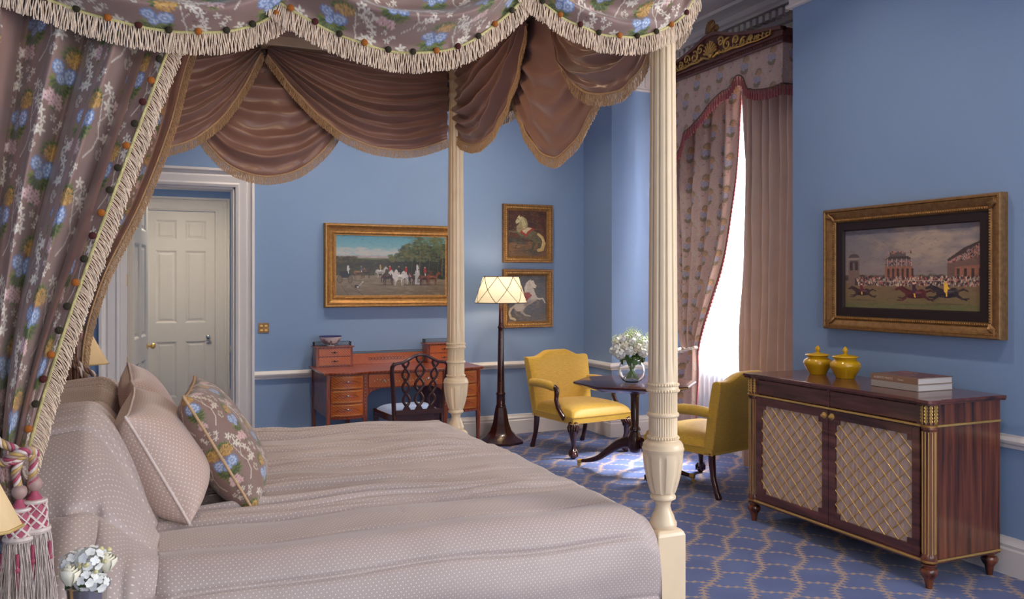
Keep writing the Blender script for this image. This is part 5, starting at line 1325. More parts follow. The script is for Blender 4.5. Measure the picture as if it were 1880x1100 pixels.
bedside_lamp(-.372, 2.05, .945, .17, .120, .05, .35, 'pale parchment lamp shade on the near nightstand at the left edge')
bedside_lamp(-.30, 4.98, 1.022, .175, .112, .035, .35, 'pale parchment table lamp standing beyond the far bed curtain')

def floret(mb, c, nrm, R, rr, n=4):
    nrm = Vector(nrm).normalized(); q = nrm.to_track_quat('Z', 'Y').to_matrix(); a0 = rr.uniform(0, 6.28)
    for k in range(n):
        a = a0 + k * 2 * pi / n; v = []
        for (d, w, h) in ((0, .12, .0), (.35, .42, .05), (.7, .48, .14), (1, .22, .10)):
            for s in (-1, 0, 1):
                p = Vector((cos(a) * d - sin(a) * w * s, sin(a) * d + cos(a) * w * s, h + (.06 if s else 0))) * R; v.append(Vector(c) + q @ p)
        f = [(i*3+j, i*3+j+1, (i+1)*3+j+1, (i+1)*3+j) for i in range(3) for j in range(2)]; mb.add(v, f)
def flower_head(parent, c, R, n, rr, m, fr, name='flower_head', up=.0):
    mb = MB()
    for k in range(n):
        z = 1 - 2 * (k + .5) / n; a = k * 2.39996; q = sqrt(1 - z * z); d = Vector((q * cos(a), q * sin(a), z)); floret(mb, Vector(c) + d * R * rr.uniform(.82, 1.02), d, fr, rr, rr.choice((4, 5)))
    return obj(name, mb, m, parent, world=True, smooth=60)
def rose(parent, c, R, m):
    mb = MB()
    for k in range(9):
        r = R * (1 - k * .09); a0 = k * 2.1; v = []
        for i in range(5):
            for j in range(7):
                a = a0 + (j - 3) * .36; t = i / 4; rad = r * (.25 + .75 * sin(t * 1.9)); v.append((c[0] + rad * cos(a) * .95, c[1] + rad * sin(a) * .95, c[2] - R * .7 + t * R * (1.35 + .06 * k) - abs(j - 3) * .05 * R))
        mb.add(v, [(i*7+j, i*7+j+1, (i+1)*7+j+1, (i+1)*7+j) for i in range(4) for j in range(6)])
    return obj('rose', mb, m, parent, world=True, smooth=80)
rr = random.Random(2)
sv = tag(obj('silver_vase', MB().lathe([(.001, .66), (.034, .66), (.036, .665), (.034, .70), (.040, .775), (.042, .792), (.040, .794), (.038, .775), (.001, .772)], (-.112, 2.05, 0), 32), M['chrome'], smooth=50), 'small silver beaker vase of white flowers on the near nightstand', 'vase')
nb = thing('flower_bouquet', 'small posy of white roses, hydrangea and pale berries at the bedside', 'flowers', (-.112, 2.05, .79))
for c, R, n in (((-.105, 2.03, .850), .028, 26), ((-.142, 2.05, .843), .022, 18), ((-.112, 2.015, .815), .022, 18), ((-.088, 2.02, .80), .020, 16), ((-.125, 2.07, .84), .026, 20), ((-.085, 2.07, .835), .024, 20)):
    flower_head(nb, c, R, n, rr, M['petal'], .0105)
rose(nb, (-.143, 2.012, .825), .024, M['petal_c']); rose(nb, (-.072, 2.04, .835), .022, M['petal_c'])
for k in range(9):
    a = rr.uniform(0, 6.28); obj('berry', MB().ball((-.098 + .026 * cos(a), 2.012 + .010 * sin(a), .836 + .022 * rr.uniform(-1, 1) ), .0048, 8, 6), M['berry'], nb, world=True)
for (x, z) in ((-.068, .868), (-.083, .872)): obj('berry', MB().ball((x, 2.03, z), .0055, 8, 6), M['berry'], nb, world=True)
lf = MB()
for k in range(12):
    a = k * .52; floret(lf, (-.112 + .036 * cos(a), 2.05 + .036 * sin(a), .80), (cos(a), sin(a), .2), .018, rr, 1)
obj('leaves', lf, M['leaf'], nb, world=True)

# ------------------------------------------------------------------ DESK
DH = .73; dx0, dx1, dyf, dyb = 1.325, 2.665, 6.72, 7.365
dk = thing('writing_desk', 'inlaid satinwood writing desk with bowed drawer pedestals against the blue back wall', 'desk', ((dx0 + dx1) / 2, 7.0, 0))
def bowx(x, cx, w, b): return dyf - b * max(0, 1 - ((x - cx) / (w / 2)) ** 2)
PW = .30
def top_outline(off):
    pts = []
    for i in range(13): x = dx0 + .02 + (PW + .03) * i / 12; pts.append((x, bowx(x, dx0 + .02 + (PW + .03) / 2, PW + .03, .035) - off))
    for i in range(13): x = dx1 - .02 - (PW + .03) + (PW + .03) * i / 12; pts.append((x, bowx(x, dx1 - .02 - (PW + .03) / 2, PW + .03, .035) - off))
    return [(dx0 - off, dyb), (dx0 - off, dyf - off)] + pts + [(dx1 + off, dyf - off), (dx1 + off, dyb)]
obj('top', MB().prism(top_outline(.008)[::-1], .708, .716).prism(top_outline(.014)[::-1], .716, DH), M['desk_dark'], dk, world=True, smooth=30, bevel=.002)
for side in (0, 1):
    x0 = dx0 + .012 if side == 0 else dx1 - .012 - PW - .03; x1 = x0 + PW + .03; cx = (x0 + x1) / 2
    obj('pedestal', MB().box(x0 + .03, x1 - .03, dyf + .012, dyb, .365, .708).box(x0 + .006, x0 + .03, dyf + .03, dyb - .03, .365, .708).box(x1 - .03, x1 - .006, dyf + .03, dyb - .03, .365, .708), M['desk_dark'], dk, world=True, smooth=0)
    for lx in (x0 + .016, x1 - .016):
        for ly in (dyf + .017, dyb - .017):
            s = [[(lx + a * w, ly + b * w, z) for a, b in ((-1,-1),(1,-1),(1,1),(-1,1))] for w, z in ((.009, 0), (.016, .36), (.016, .708))]
            obj('leg', MB().loft(s), M['desk_dark'], dk, world=True, smooth=0, bevel=.002)
    obj('bottom_moulding', MB().loft([[(x, bowx(x, cx, PW - .03, .03) - .004, .355), (x, dyf + .05, .355), (x, dyf + .05, .372), (x, bowx(x, cx, PW - .03, .03) - .006, .372)] for x in np.linspace(x0 + .033, x1 - .033, 15)]), M['desk_dark'], dk, world=True, smooth=30)
    for (z0, z1) in ((.376, .476), (.482, .588), (.594, .700)):
        xs = np.linspace(x0 + .035, x1 - .035, 17)
        dw = obj('drawer', MB().loft([[(x, bowx(x, cx, PW - .03, .03), z0), (x, dyf + .03, z0), (x, dyf + .03, z1), (x, bowx(x, cx, PW - .03, .03), z1)] for x in xs]), M['desk'], dk, world=True, smooth=30)
        st = MB()
        for zz in (z0 + .012, z1 - .012): st.tube([(x, bowx(x, cx, PW - .03, .03) - .001, zz) for x in xs[1:-1]], .0016, 5)
        obj('string_inlay', st, M['cordgold'], dw, world=True)
        yk = bowx(cx, cx, PW - .03, .03)
        obj('drawer_pull', MB().ball((cx, yk - .008, (z0 + z1) / 2 + .006), .011, 10, 6, (1.1, .9, .8)), M['chrome'], dw, world=True)
        gl = MB(); zc = (z0 + z1) / 2
        for sg in (-1, 1):
            for k in range(6): xx = cx + sg * (.018 + k * .011); gl.ball((xx, bowx(xx, cx, PW - .03, .03) - .001, zc - .006 * sin(k * .6) ), .0055 - .0004 * k, 6, 4, (1, .35, 1))
        obj('flower_inlay', gl, M['pink'], dw, world=True)
        sp_ = MB()
        for sg in (-1, 1): sp_.tube([(cx + sg * q, bowx(cx + sg * q, cx, PW - .03, .03) - .001, zc + .014 * sin(q * 38)) for q in np.linspace(.012, .10, 9)], .0013, 5)
        obj('swag_inlay', sp_, M['darkmetal'], dw, world=True)
kx0, kx1 = dx0 + .012 + PW + .03, dx1 - .012 - PW - .03
obj('frieze', MB().box(kx0, kx1, dyf + .014, dyb, .585, .708), M['desk_dark'], dk, world=True, smooth=0)
dw = obj('drawer', MB().box(kx0 + .012, kx1 - .012, dyf + .004, dyf + .02, .596, .70), M['desk'], dk, world=True, smooth=0, bevel=.002)
for x in (kx0 + .14, kx1 - .14):
    obj('drawer_pull', MB().ball((x, dyf - .004, .65), .011, 10, 6, (1.1, .9, .8)), M['chrome'], dw, world=True)
gl = MB()
for k in range(24):
    x = kx0 + .06 + k * (kx1 - kx0 - .12) / 23; gl.ball((x, dyf + .003, .648 + .012 * sin(k * 1.3)), .006, 6, 4, (1, .35, 1))
obj('flower_inlay', gl, M['cordgold'], dw, world=True)
for sg, xx in ((1, kx0), (-1, kx1)):
    P = [(xx, .585), (xx, .50)] + [(xx + sg * (.085 - .085 * cos(a)), .50 + .075 * sin(a)) for a in np.linspace(.1, pi / 2, 8)] + [(xx + sg * .10, .585)]
    if sg < 0: P = P[::-1]
    obj('corner_bracket', MB().loft([[(x, dyf + .01, z) for x, z in P], [(x, dyf + .022, z) for x, z in P]]), M['desk_dark'], dk, world=True, smooth=0)
    pi_ = MB()
    for k in range(10): pi_.ball((xx - sg * .016, dyf - .0005, .42 + k * .028), .0035, 6, 4, (.8, .4, 1.4))
    obj('bellflower_inlay', pi_, M['cordgold'], dk, world=True)
obj('back_board', MB().box(dx0 + .33, dx1 - .33, dyb - .035, dyb - .015, DH, .822), M['desk'], dk, world=True, smooth=0, bevel=.002)
ca = MB()
for k in range(11):
    x = 1.99 + (k - 5) * .03; ca.tube([(x + .014 * cos(a), dyb - .037, .776 + .014 * sin(a)) for a in np.linspace(0, 2 * pi, 9)], .0016, 5)
obj('arabesque_inlay', ca, M['darkmetal'], dk, world=True)
def gallery(pts, z, h, parent):
    mb = MB()
    for i in range(len(pts) - 1):
        a, b = Vector(pts[i]), Vector(pts[i + 1]); L = (b - a).length; n = max(2, int(L / .014))
        for zz in (z, z + h): mb.tube([(a.x, a.y, zz), (b.x, b.y, zz)], .0016, 5)
        for k in range(n):
            p, q = a.lerp(b, k / n), a.lerp(b, (k + 1) / n); mb.tube([(p.x, p.y, z), (q.x, q.y, z + h)], .0011, 4); mb.tube([(q.x, q.y, z), (p.x, p.y, z + h)], .0011, 4)
    obj('pierced_gallery', mb, M['darkmetal'], parent, world=True, smooth=60)
gallery([(dx0 + .33, dyb - .025), (dx1 - .33, dyb - .025)], .823, .020, dk)
for side in (0, 1):
    x0 = dx0 + .018 if side == 0 else dx1 - .018 - .315; x1 = x0 + .315; y0 = 7.19
    bx = obj('drawer_box', MB().box(x0, x1, y0 + .006, dyb - .01, DH, .895), M['desk_dark'], dk, world=True, smooth=0, bevel=.002)
    obj('box_top', MB().box(x0 - .012, x1 + .012, y0 - .008, dyb - .005, .895, .904), M['desk_dark'], bx, world=True, smooth=0, bevel=.002)
    for z0, z1 in ((.744, .812), (.820, .886)):
        dq = obj('drawer', MB().box(x0 + .022, x1 - .022, y0, y0 + .01, z0, z1), M['desk'], bx, world=True, smooth=0, bevel=.0015)
    pb = MB()
    for z in (.778, .853): pb.tube([((x0 + x1) / 2 - .03, y0 - .004, z), ((x0 + x1) / 2, y0 - .008, z - .003), ((x0 + x1) / 2 + .03, y0 - .004, z)], .003, 6); pb.ball(((x0 + x1) / 2, y0 - .007, z), .008, 8, 6)
    obj('drawer_pulls', pb, M['darkmetal'], bx, world=True)
    gallery([(x0, y0 + .06), (x0, dyb - .02), (x1, dyb - .02), (x1, y0 + .06)], .905, .032, bx)
# bowl
def bowl():
    t = thing('porcelain_bowl', 'small white porcelain bowl painted with blue and red flowers on the left desk box', 'bowl', (1.478, 7.262, .905))
    na = 120; prof = [(.001, 0), (.036, 0), (.036, .008), (.040, .012), (.062, .028), (.082, .050), (.094, .072), (.099, .085), (.0965, .086), (.091, .072), (.078, .050), (.058, .030), (.03, .018), (.001, .016)]
    pr = np.array(prof); s = np.linspace(0, len(pr) - 1, 80); R = np.interp(s, range(len(pr)), pr[:, 0]); Z = np.interp(s, range(len(pr)), pr[:, 1])
    a = np.linspace(0, 2 * pi, na, endpoint=False)[None]; P = np.stack([R[:, None] * np.cos(a), R[:, None] * np.sin(a), Z[:, None] + 0 * a], -1)
    c = Canvas(600, 160, (222, 222, 226), True); r = random.Random(4)
    for k in range(26):
        x = k * 600 / 26; y = r.uniform(60, 110)
        for q in range(6): aa = q * pi / 3; c.ell(x + 8 * cos(aa), y + 10 * sin(aa), 5, 4, r.choice([(150, 50, 56), (50, 56, 110), (60, 60, 84)]), aa)
        for q in range(5): c.ell(x + r.uniform(-14, 14), y + r.uniform(-24, 24), 6, 2.5, r.choice([(48, 84, 60), (40, 44, 96)]), r.uniform(0, 3))
    c.poly([(0, 148), (600, 148), (600, 160), (0, 160)], (66, 72, 120))
    u = a / (2 * pi) + 0 * R[:, None]; v = np.clip(s / 7.05, 0, .999)[:, None] + 0 * u
    grid('bowl_body', P, M['china'], t, world=False, col=c.a[(v * 159).astype(int), (u * 599).astype(int)], wrap=True)
bowl()

# desk chair ---------------------------------------------------------------
def desk_chair(x, y):
    t = thing('desk_chair', 'dark mahogany chair with three interlaced splats and pale blue seat at the desk', 'chair', (x, y, 0), 0)
    hw = .215
    for sg in (-1, 1):
        P = [(sg * .19, -.10, 0), (sg * .192, -.045, .2), (sg * .195, -.02, .40), (sg * .205, -.03, .58), (sg * .226, -.062, .76), (sg * .226, -.075, .80), (sg * .205, -.08, .83)]
        obj('back_post', MB().tube(P, [(.014, .013), (.016, .015), (.019, .016), (.018, .014), (.018, .013), (.018, .013), (.017, .013)], 10), M['mahog'], t, smooth=60)
        obj('front_leg', MB().loft([[(sg * .225 + a * w, .42 + b * w, z) for a, b in ((-1,-1),(1,-1),(1,1),(-1,1))] for w, z in ((.014, 0), (.02, .36), (.02, .41))]), M['mahog'], t, smooth=0, bevel=.003)
    cp = [(-.222, .815), (-.19, .826), (-.14, .832), (-.09, .858), (-.045, .882), (0, .890), (.045, .882), (.09, .858), (.14, .832), (.19, .826), (.222, .815)]
    obj('crest_rail', MB().tube([(a, -.08, z) for a, z in cp], [(.019, .013)] * len(cp), 10), M['mahog'], t, smooth=60)
    obj('shoe_rail', MB().box(-.19, .19, -.04, -.012, .415, .455), M['mahog'], t, smooth=0, bevel=.004)
    for cx, A, zt_ in ((0, .034, .878), (-.112, .026, .838), (.112, .026, .838)):
        sp = obj('splat', MB().loft([[(cx * .88 - .035, -.04, .452), (cx * .88 + .035, -.04, .452), (cx * .88 + .035, -.022, .452), (cx * .88 - .035, -.022, .452)], [(cx * .89 - .012, -.042, .49), (cx * .89 + .012, -.042, .49), (cx * .89 + .012, -.026, .49), (cx * .89 - .012, -.026, .49)]]), M['mahog'], t, smooth=0)
        for sg in (-1, 1):
            P = []
            for i in range(49):
                q = i / 48; z = .485 + q * (zt_ - .485); xx = cx * (.88 + .22 * q) + sg * A * sin(pi * 3.5 * q + .0) * (1 if q < .93 else 1); P.append((xx, -.032 - .05 * q ** 1.4 - .003 * sg * cos(pi * 3.5 * q), z))
            obj('splat_strand', MB().tube(P, [(.006, .0115)] * 49, 8), M['mahog'], sp, smooth=60)
    obj('seat_rail', MB().box(-.205, .205, -.02, .0, .36, .42).loft([[(-.205, 0, .36), (.205, 0, .36), (.205, 0, .415), (-.205, 0, .415)], [(-.245, .44, .36), (.245, .44, .36), (.245, .44, .415), (-.245, .44, .415)]]), M['mahog'], t, smooth=0, bevel=.004)
    N = 24; u, v = np.meshgrid(np.linspace(-1, 1, N), np.linspace(-1, 1, N)); hwid = .205 + .04 * (v + 1) / 2
    h = (1 - np.abs(u) ** 5) ** .5 * (1 - np.abs(v) ** 5) ** .5
    grid('seat', np.stack([u * hwid, .22 + v * .215, .385 + .078 * h], -1), M['blue_seat'], t, world=False)
desk_chair(1.98, 6.36)

# ------------------------------------------------------------------ ARMCHAIRS
def pad_rect(mb, secs_c, rx, rz, n=16, p=4):
    """superellipse loft: centres list, radii in (x, z) list"""
    S_ = []
    for (c, ra, rb) in secs_c:
        ring = []
        for k in range(n):
            a = 2 * pi * k / n + pi / n; ca, sa = cos(a), sin(a); q = (abs(ca) ** p + abs(sa) ** p) ** (-1 / p)
            ring.append((c[0] + ra * ca * q, c[1], c[2] + rb * sa * q))
        S_.append(ring)
    mb.loft(S_); return mb
def armchair(x, y, rot, label):
    t = thing('armchair', label, 'armchair', (x, y, 0), rot)
    Y = M['yellow']
    # seat (front = -y)
    N = 40; u, v = np.meshgrid(np.linspace(-1, 1, N), np.linspace(-1, 1, N)); hw = .315 - .02 * (v + 1) / 2
    e = (1 - np.abs(u) ** 6) ** .5 * (1 - np.abs(v) ** 6) ** .5
    P = np.stack([u * hw, -.005 + v * .305, .345 + .10 * e ** .8 * (.82 + .18 * (1 - u * u) * (1 - v * v))], -1)
    grid('seat_cushion', P, Y, t, world=False)
    obj('seat_frame', MB().loft([[(-.31, -.305, .285), (.31, -.305, .285), (.292, .30, .285), (-.292, .30, .285)], [(-.316, -.312, .33), (.316, -.312, .33), (.297, .30, .33), (-.297, .30, .33)], [(-.312, -.308, .352), (.312, -.308, .352), (.294, .30, .352), (-.294, .30, .352)]]), Y, t, smooth=30, bevel=.008)
    nl = MB()
    for (p, q, z) in (((-.318, -.314), (.318, -.314), .291), ((-.318, -.314), (-.299, .30), .291), ((.318, -.314), (.299, .30), .291), ((-.319, -.315), (.319, -.315), .338), ((-.319, -.315), (-.30, .30), .338), ((.319, -.315), (.30, .30), .338)):
        n = int(math.hypot(q[0]-p[0], q[1]-p[1]) / .0125)
        for k in range(n + 1): f = k / n; nl.ball((p[0] + (q[0]-p[0]) * f, p[1] + (q[1]-p[1]) * f, z), .0042, 6, 4)
    # back
    def topz(u_): return .795 + .052 * (1 - ss(.25, .75, abs(u_)))
    us = np.linspace(-1, 1, 33); secs = []
    for a in us:
        z1 = float(topz(a)); ring = []
        wl = lambda z: (.300 + .030 * (z - .3) / .5)
        pin = (1 - abs(a) ** 8)
        pts = []
        for z in np.linspace(.30, z1 - .02, 12): pts.append((z, -1))
        for q in np.linspace(0, pi, 7)[1:-1]: pts.append((z1 - .02 + .02 * sin(q), -cos(q)))
        for z in np.linspace(z1 - .02, .30, 12): pts.append((z, 1))
        for (z, s_) in pts:
            yc = .265 + .10 * (z - .3) / .5; th = .034 + .014 * pin * (1 if s_ < 0 else .0) + (.010 * sin(min(1, (z - .3) / .5) * pi) if s_ < 0 else 0)
            ring.append((a * wl(z), yc + s_ * th, z))
        secs.append(ring)
    obj('backrest', MB().loft(secs), Y, t, smooth=50, bevel=.006)
    for s_ in (-1, 1):
        for k in range(42):
            z = .30 + (.79 - .30) * k / 41; nl.ball((s_ * (.300 + .030 * (z - .3) / .5 - .004), .265 + .10 * (z - .3) / .5 + .036, z), .0042, 6, 4)
    for k in range(46):
        a = -1 + 2 * k / 45; z = float(topz(a)) - .008; nl.ball((a * .326, .265 + .10 * (z - .3) / .5 + .035, z), .0042, 6, 4)
    obj('nailhead_trim', nl, M['brass'], t, smooth=60)
    for s_ in (-1, 1):
        mb = MB(); S_ = []
        for (yy, w, h, z) in ((.30, .034, .034, .575), (.18, .036, .036, .582), (.05, .036, .036, .578), (-.03, .034, .034, .566), (-.055, .024, .024, .560)):
            ring = []
            for k in range(16):
                a = 2 * pi * k / 16 + .2; ca, sa = cos(a), sin(a); q = (abs(ca) ** 3 + abs(sa) ** 3) ** (-1 / 3); ring.append((s_ * .305 + w * ca * q, yy, z + h * sa * q))
            S_.append(ring)
        mb.loft(S_); ar = obj('armrest', mb, Y, t, smooth=60)
        # padded wing joining the arm to the back / seat at the rear
        obj('arm_post', MB().tube([(s_ * .305, -.045, .572), (s_ * .306, -.075, .555), (s_ * .306, -.078, .51), (s_ * .308, -.072, .46), (s_ * .312, -.105, .40), (s_ * .316, -.165, .352), (s_ * .318, -.20, .325)], [(.019, .020), (.023, .024), (.020, .022), (.018, .020), (.018, .021), (.018, .024), (.018, .026)], 10), M['mahog'], ar, smooth=60)
    for s_ in (-1, 1):
        # cabriole front leg with carved knee and ball foot
        x0, y0 = s_ * .275, -.27
        P = [(x0, y0, .292), (x0 + s_ * .012, y0 - .012, .255), (x0 + s_ * .016, y0 - .018, .215), (x0 + s_ * .008, y0 - .010, .16), (x0 - s_ * .004, y0 + .002, .11), (x0 - s_ * .004, y0 + .002, .075), (x0 + s_ * .004, y0 - .006, .052)]
        lg = obj('leg', MB().tube(P, [.044, .044, .036, .024, .018, .019, .025], 12), M['mahog'], t, smooth=60)
        obj('ball_foot', MB().ball((x0 + s_ * .006, y0 - .010, .030), .032, 14, 9, (1, 1, .94)), M['mahog'], lg, smooth=80)
        cl = MB()
        for k in range(4):
            a = k * pi / 2 + pi / 4 - pi / 2 * 0; cl.tube([(x0 + .018 * cos(a), y0 + .018 * sin(a), .072), (x0 + s_ * .006 + .032 * cos(a), y0 - .01 + .032 * sin(a), .05), (x0 + s_ * .006 + .034 * cos(a), y0 - .01 + .034 * sin(a), .018)], [.009, .009, .004], 6)
        obj('claw', cl, M['mahog'], lg, smooth=60)
        kc = MB()
        for k in range(9):
            a = -pi / 2 + (k - 4) * .42; rr_ = .046
            kc.tube([(x0 + rr_ * .9 * cos(a), y0 + rr_ * .9 * sin(a), .288), (x0 + s_ * .014 + rr_ * 1.06 * cos(a), y0 - .014 + rr_ * 1.06 * sin(a), .262), (x0 + s_ * .014 + .042 * cos(a), y0 - .014 + .042 * sin(a), .225 - .012 * (k % 2))], [.007, .009, .003], 6)
        obj('knee_carving', kc, M['mahog'], lg, smooth=60)
        xb, yb = s_ * .270, .275
        obj('leg', MB().tube([(xb, yb, .30), (xb, yb + .002, .24), (xb + s_ * .002, yb + .015, .14), (xb + s_ * .004, yb + .045, .05), (xb + s_ * .004, yb + .062, .012), (xb + s_ * .004, yb + .064, .0)], [.026, .025, .020, .019, .024, .020], 10), M['mahog'], t, smooth=60)
    return t
armchair(3.475, 6.44, radians(8.6), 'yellow silk armchair facing us beside the blue corner, far side of the table')
armchair(3.70, 4.97, radians(193.9), 'yellow silk armchair with its back to us, partly behind the rosewood cabinet')

# ------------------------------------------------------------------ TABLE
tx, ty = 3.42, 5.47
tb_ = thing('pedestal_table', 'dark octagonal mahogany pedestal table with splayed legs between the armchairs', 'table', (tx, ty, 0))
def octo(r, z, rot=pi / 8): return [(r * cos(rot + k * pi / 4), r * sin(rot + k * pi / 4), z) for k in range(8)]
obj('tabletop', MB().loft([octo(.40, .655), octo(.425, .668), octo(.462, .682), octo(.47, .690), octo(.468, .698), octo(.462, .70)]), M['mahog'], tb_, smooth=25)
obj('column', MB().lathe([(.06, .655), (.055, .645), (.038, .635), (.036, .62), (.042, .61), (.036, .60), (.033, .58), (.030, .36), (.042, .345), (.044, .33), (.036, .32), (.042, .30), (.052, .28), (.054, .20), (.045, .17), (.03, .16), (.001, .155)], n=28), M['mahog'], tb_)
for a in (124, 28, 300):
    A = radians(a); d = Vector((cos(A), sin(A)))
    pts = [(.03, .24), (.12, .215), (.22, .15), (.31, .085), (.40, .055), (.455, .046)]
    rs_ = np.linspace(.03, .455, 24); zz_ = smooth_interp(rs_, pts); P = [(d.x * r, d.y * r, z) for r, z in zip(rs_, zz_)]
    lg = obj('leg', MB().tube(P, [(.018 - .005 * i / 23, .032 * (1 - i / 23) ** 1.3 + .014) for i in range(24)], 12), M['mahog'], tb_, smooth=50)
    obj('castor_cap', MB().tube([(d.x * .45, d.y * .45, .046), (d.x * .485, d.y * .485, .043)], .018, 12), M['brass'], lg, smooth=40)
    wx, wy = d.x * .478, d.y * .478
    obj('castor_wheel', MB().loft([[(wx + d.x * .015 * cos(q) + d.y * s_, wy + d.y * .015 * cos(q) - d.x * s_, .0155 + .0155 * sin(q)) for q in np.linspace(0, 2 * pi, 17)[:-1]] for s_ in (-.006, .006)]), M['brass'], lg, smooth=40)
# vase and flowers on the table
vx, vy = 3.375, 5.44
gv = thing('glass_vase', 'round clear glass vase of cut stems on the octagonal table', 'vase', (vx, vy, .70))
ov = [(.001, 0), (.045, 0), (.07, .012), (.092, .045), (.100, .085), (.094, .125), (.078, .155), (.066, .168)]
iv = [(.063, .167), (.075, .153), (.091, .124), (.097, .085), (.089, .047), (.067, .016), (.043, .006), (.001, .006)]
obj('bowl', MB().lathe(ov + iv, n=48), M['glass'], gv, smooth=60)
bq = thing('flower_bouquet', 'full round bouquet of white flowers and green buds in the glass vase', 'flowers', (vx, vy, .70))
rr = random.Random(8)
for k in range(34):
    a = rr.uniform(0, 6.28); r = .06 * sqrt(rr.random()); b = a + 2.6
    obj('stem', MB().tube([(vx + .075 * cos(b) * rr.uniform(.2, 1), vy + .075 * sin(b) * rr.uniform(.2, 1), .725), (vx + .022 * cos(a), vy + .022 * sin(a), .815), (vx + r * cos(a), vy + r * sin(a), .885)], .0026, 5), M['stem'], bq, world=True, smooth=60)
for k in range(26):
    z = 1 - 1.25 * (k + .5) / 26; a = k * 2.39996; q = sqrt(max(0, 1 - z * z)); d = Vector((q * cos(a), q * sin(a), z))
    c = Vector((vx, vy, .945)) + Vector((d.x * .128, d.y * .128, d.z * .105)) * rr.uniform(.85, 1.05)
    flower_head(bq, c, rr.uniform(.030, .042), 20, rr, M['petal'] if k % 3 else M['petal_c'], .017)
for k in range(34):
    a = rr.uniform(0, 6.28); q = rr.uniform(.02, .15); h = .235 - q * .55 + rr.uniform(-.02, .03)
    c = (vx + q * cos(a), vy + q * sin(a), .84 + h * .92); mb = MB()
    for j in range(9): mb.ball((c[0] + .010 * cos(j * 2.4) , c[1] + .010 * sin(j * 2.4), c[2] + j * .0065), .0075 - .0005 * j, 6, 5)
    obj('bud_spray', mb, M['bud'], bq, world=True, smooth=70)
lf = MB()
for k in range(22): a = k * .63; floret(lf, (vx + .085 * cos(a), vy + .085 * sin(a), .875), (cos(a), sin(a), -.1), .04, rr, 1)
obj('leaves', lf, M['leaf'], bq, world=True)

# ------------------------------------------------------------------ CABINET
cy0, cy1, cxf, cxb = 2.835, 4.12, 3.395, 3.885
cb_ = thing('rosewood_cabinet', 'long rosewood side cabinet with brass lattice doors and gilt mouldings', 'cabinet', ((cxf + cxb) / 2, (cy0 + cy1) / 2, 0))
obj('carcass', MB().box(cxf + .0185, cxb, cy0 + .004, cy1 - .004, .135, .872), M['rose'], cb_, world=True, smooth=0)
# top with outset corners
def top_poly(o):
    return [(cxb + .004, cy0 - .030 - o), (cxb + .004, cy1 + .03 + o), (cxf - .022 - o, cy1 + .03 + o), (cxf - .034 - o, cy1 + .02 + o), (cxf - .036 - o, cy1 - .05), (cxf - .018 - o, cy1 - .065), (cxf - .018 - o, cy0 + .065), (cxf - .036 - o, cy0 + .05), (cxf - .036 - o, cy0 - .02 - o), (cxf - .022 - o, cy0 - .030 - o), (cxf + .04, cy0 - .030 - o), (cxf + .055, cy0 - .018 - o), (cxb - .03, cy0 - .018 - o)]
obj('top', MB().prism(top_poly(-.004), .872, .880).prism(top_poly(0), .880, .8965), M['rose_d'], cb_, world=True, smooth=0, bevel=.003)
for zz, o in ((.768, .006), (.128, .008)):
    g = MB().box(cxf - o, cxf + .012, cy0 + .03, cy1 - .03, zz - .005, zz + .006).box(cxf + .04, cxb, cy0 - .004, cy0 + .004, zz - .005, zz + .006)
    obj('gilt_moulding', g, M['brass'], cb_, world=True, smooth=0, bevel=.003)
obj('plinth_rail', MB().box(cxf, cxf + .02, cy0 + .03, cy1 - .03, .115, .14).box(cxf + .02, cxb, cy0 + .002, cy1 - .002, .115, .135), M['rose_d'], cb_, world=True, smooth=0)
ym = (cy0 + cy1) / 2
for a, b in ((cy0 + .075, ym - .010), (ym + .010, cy1 - .075)):
    dr = obj('drawer', MB().box(cxf + .002, cxf + .02, a, b, .782, .864), M['rose_d'], cb_, world=True, smooth=0, bevel=.002)
for a, b in ((ym - .009, ym + .009), (cy0 + .05, cy0 + .074), (cy1 - .074, cy1 - .05)): obj('frieze_stile', MB().box(cxf, cxf + .02, a, b, .775, .872), M['rose_d'], cb_, world=True, smooth=0)
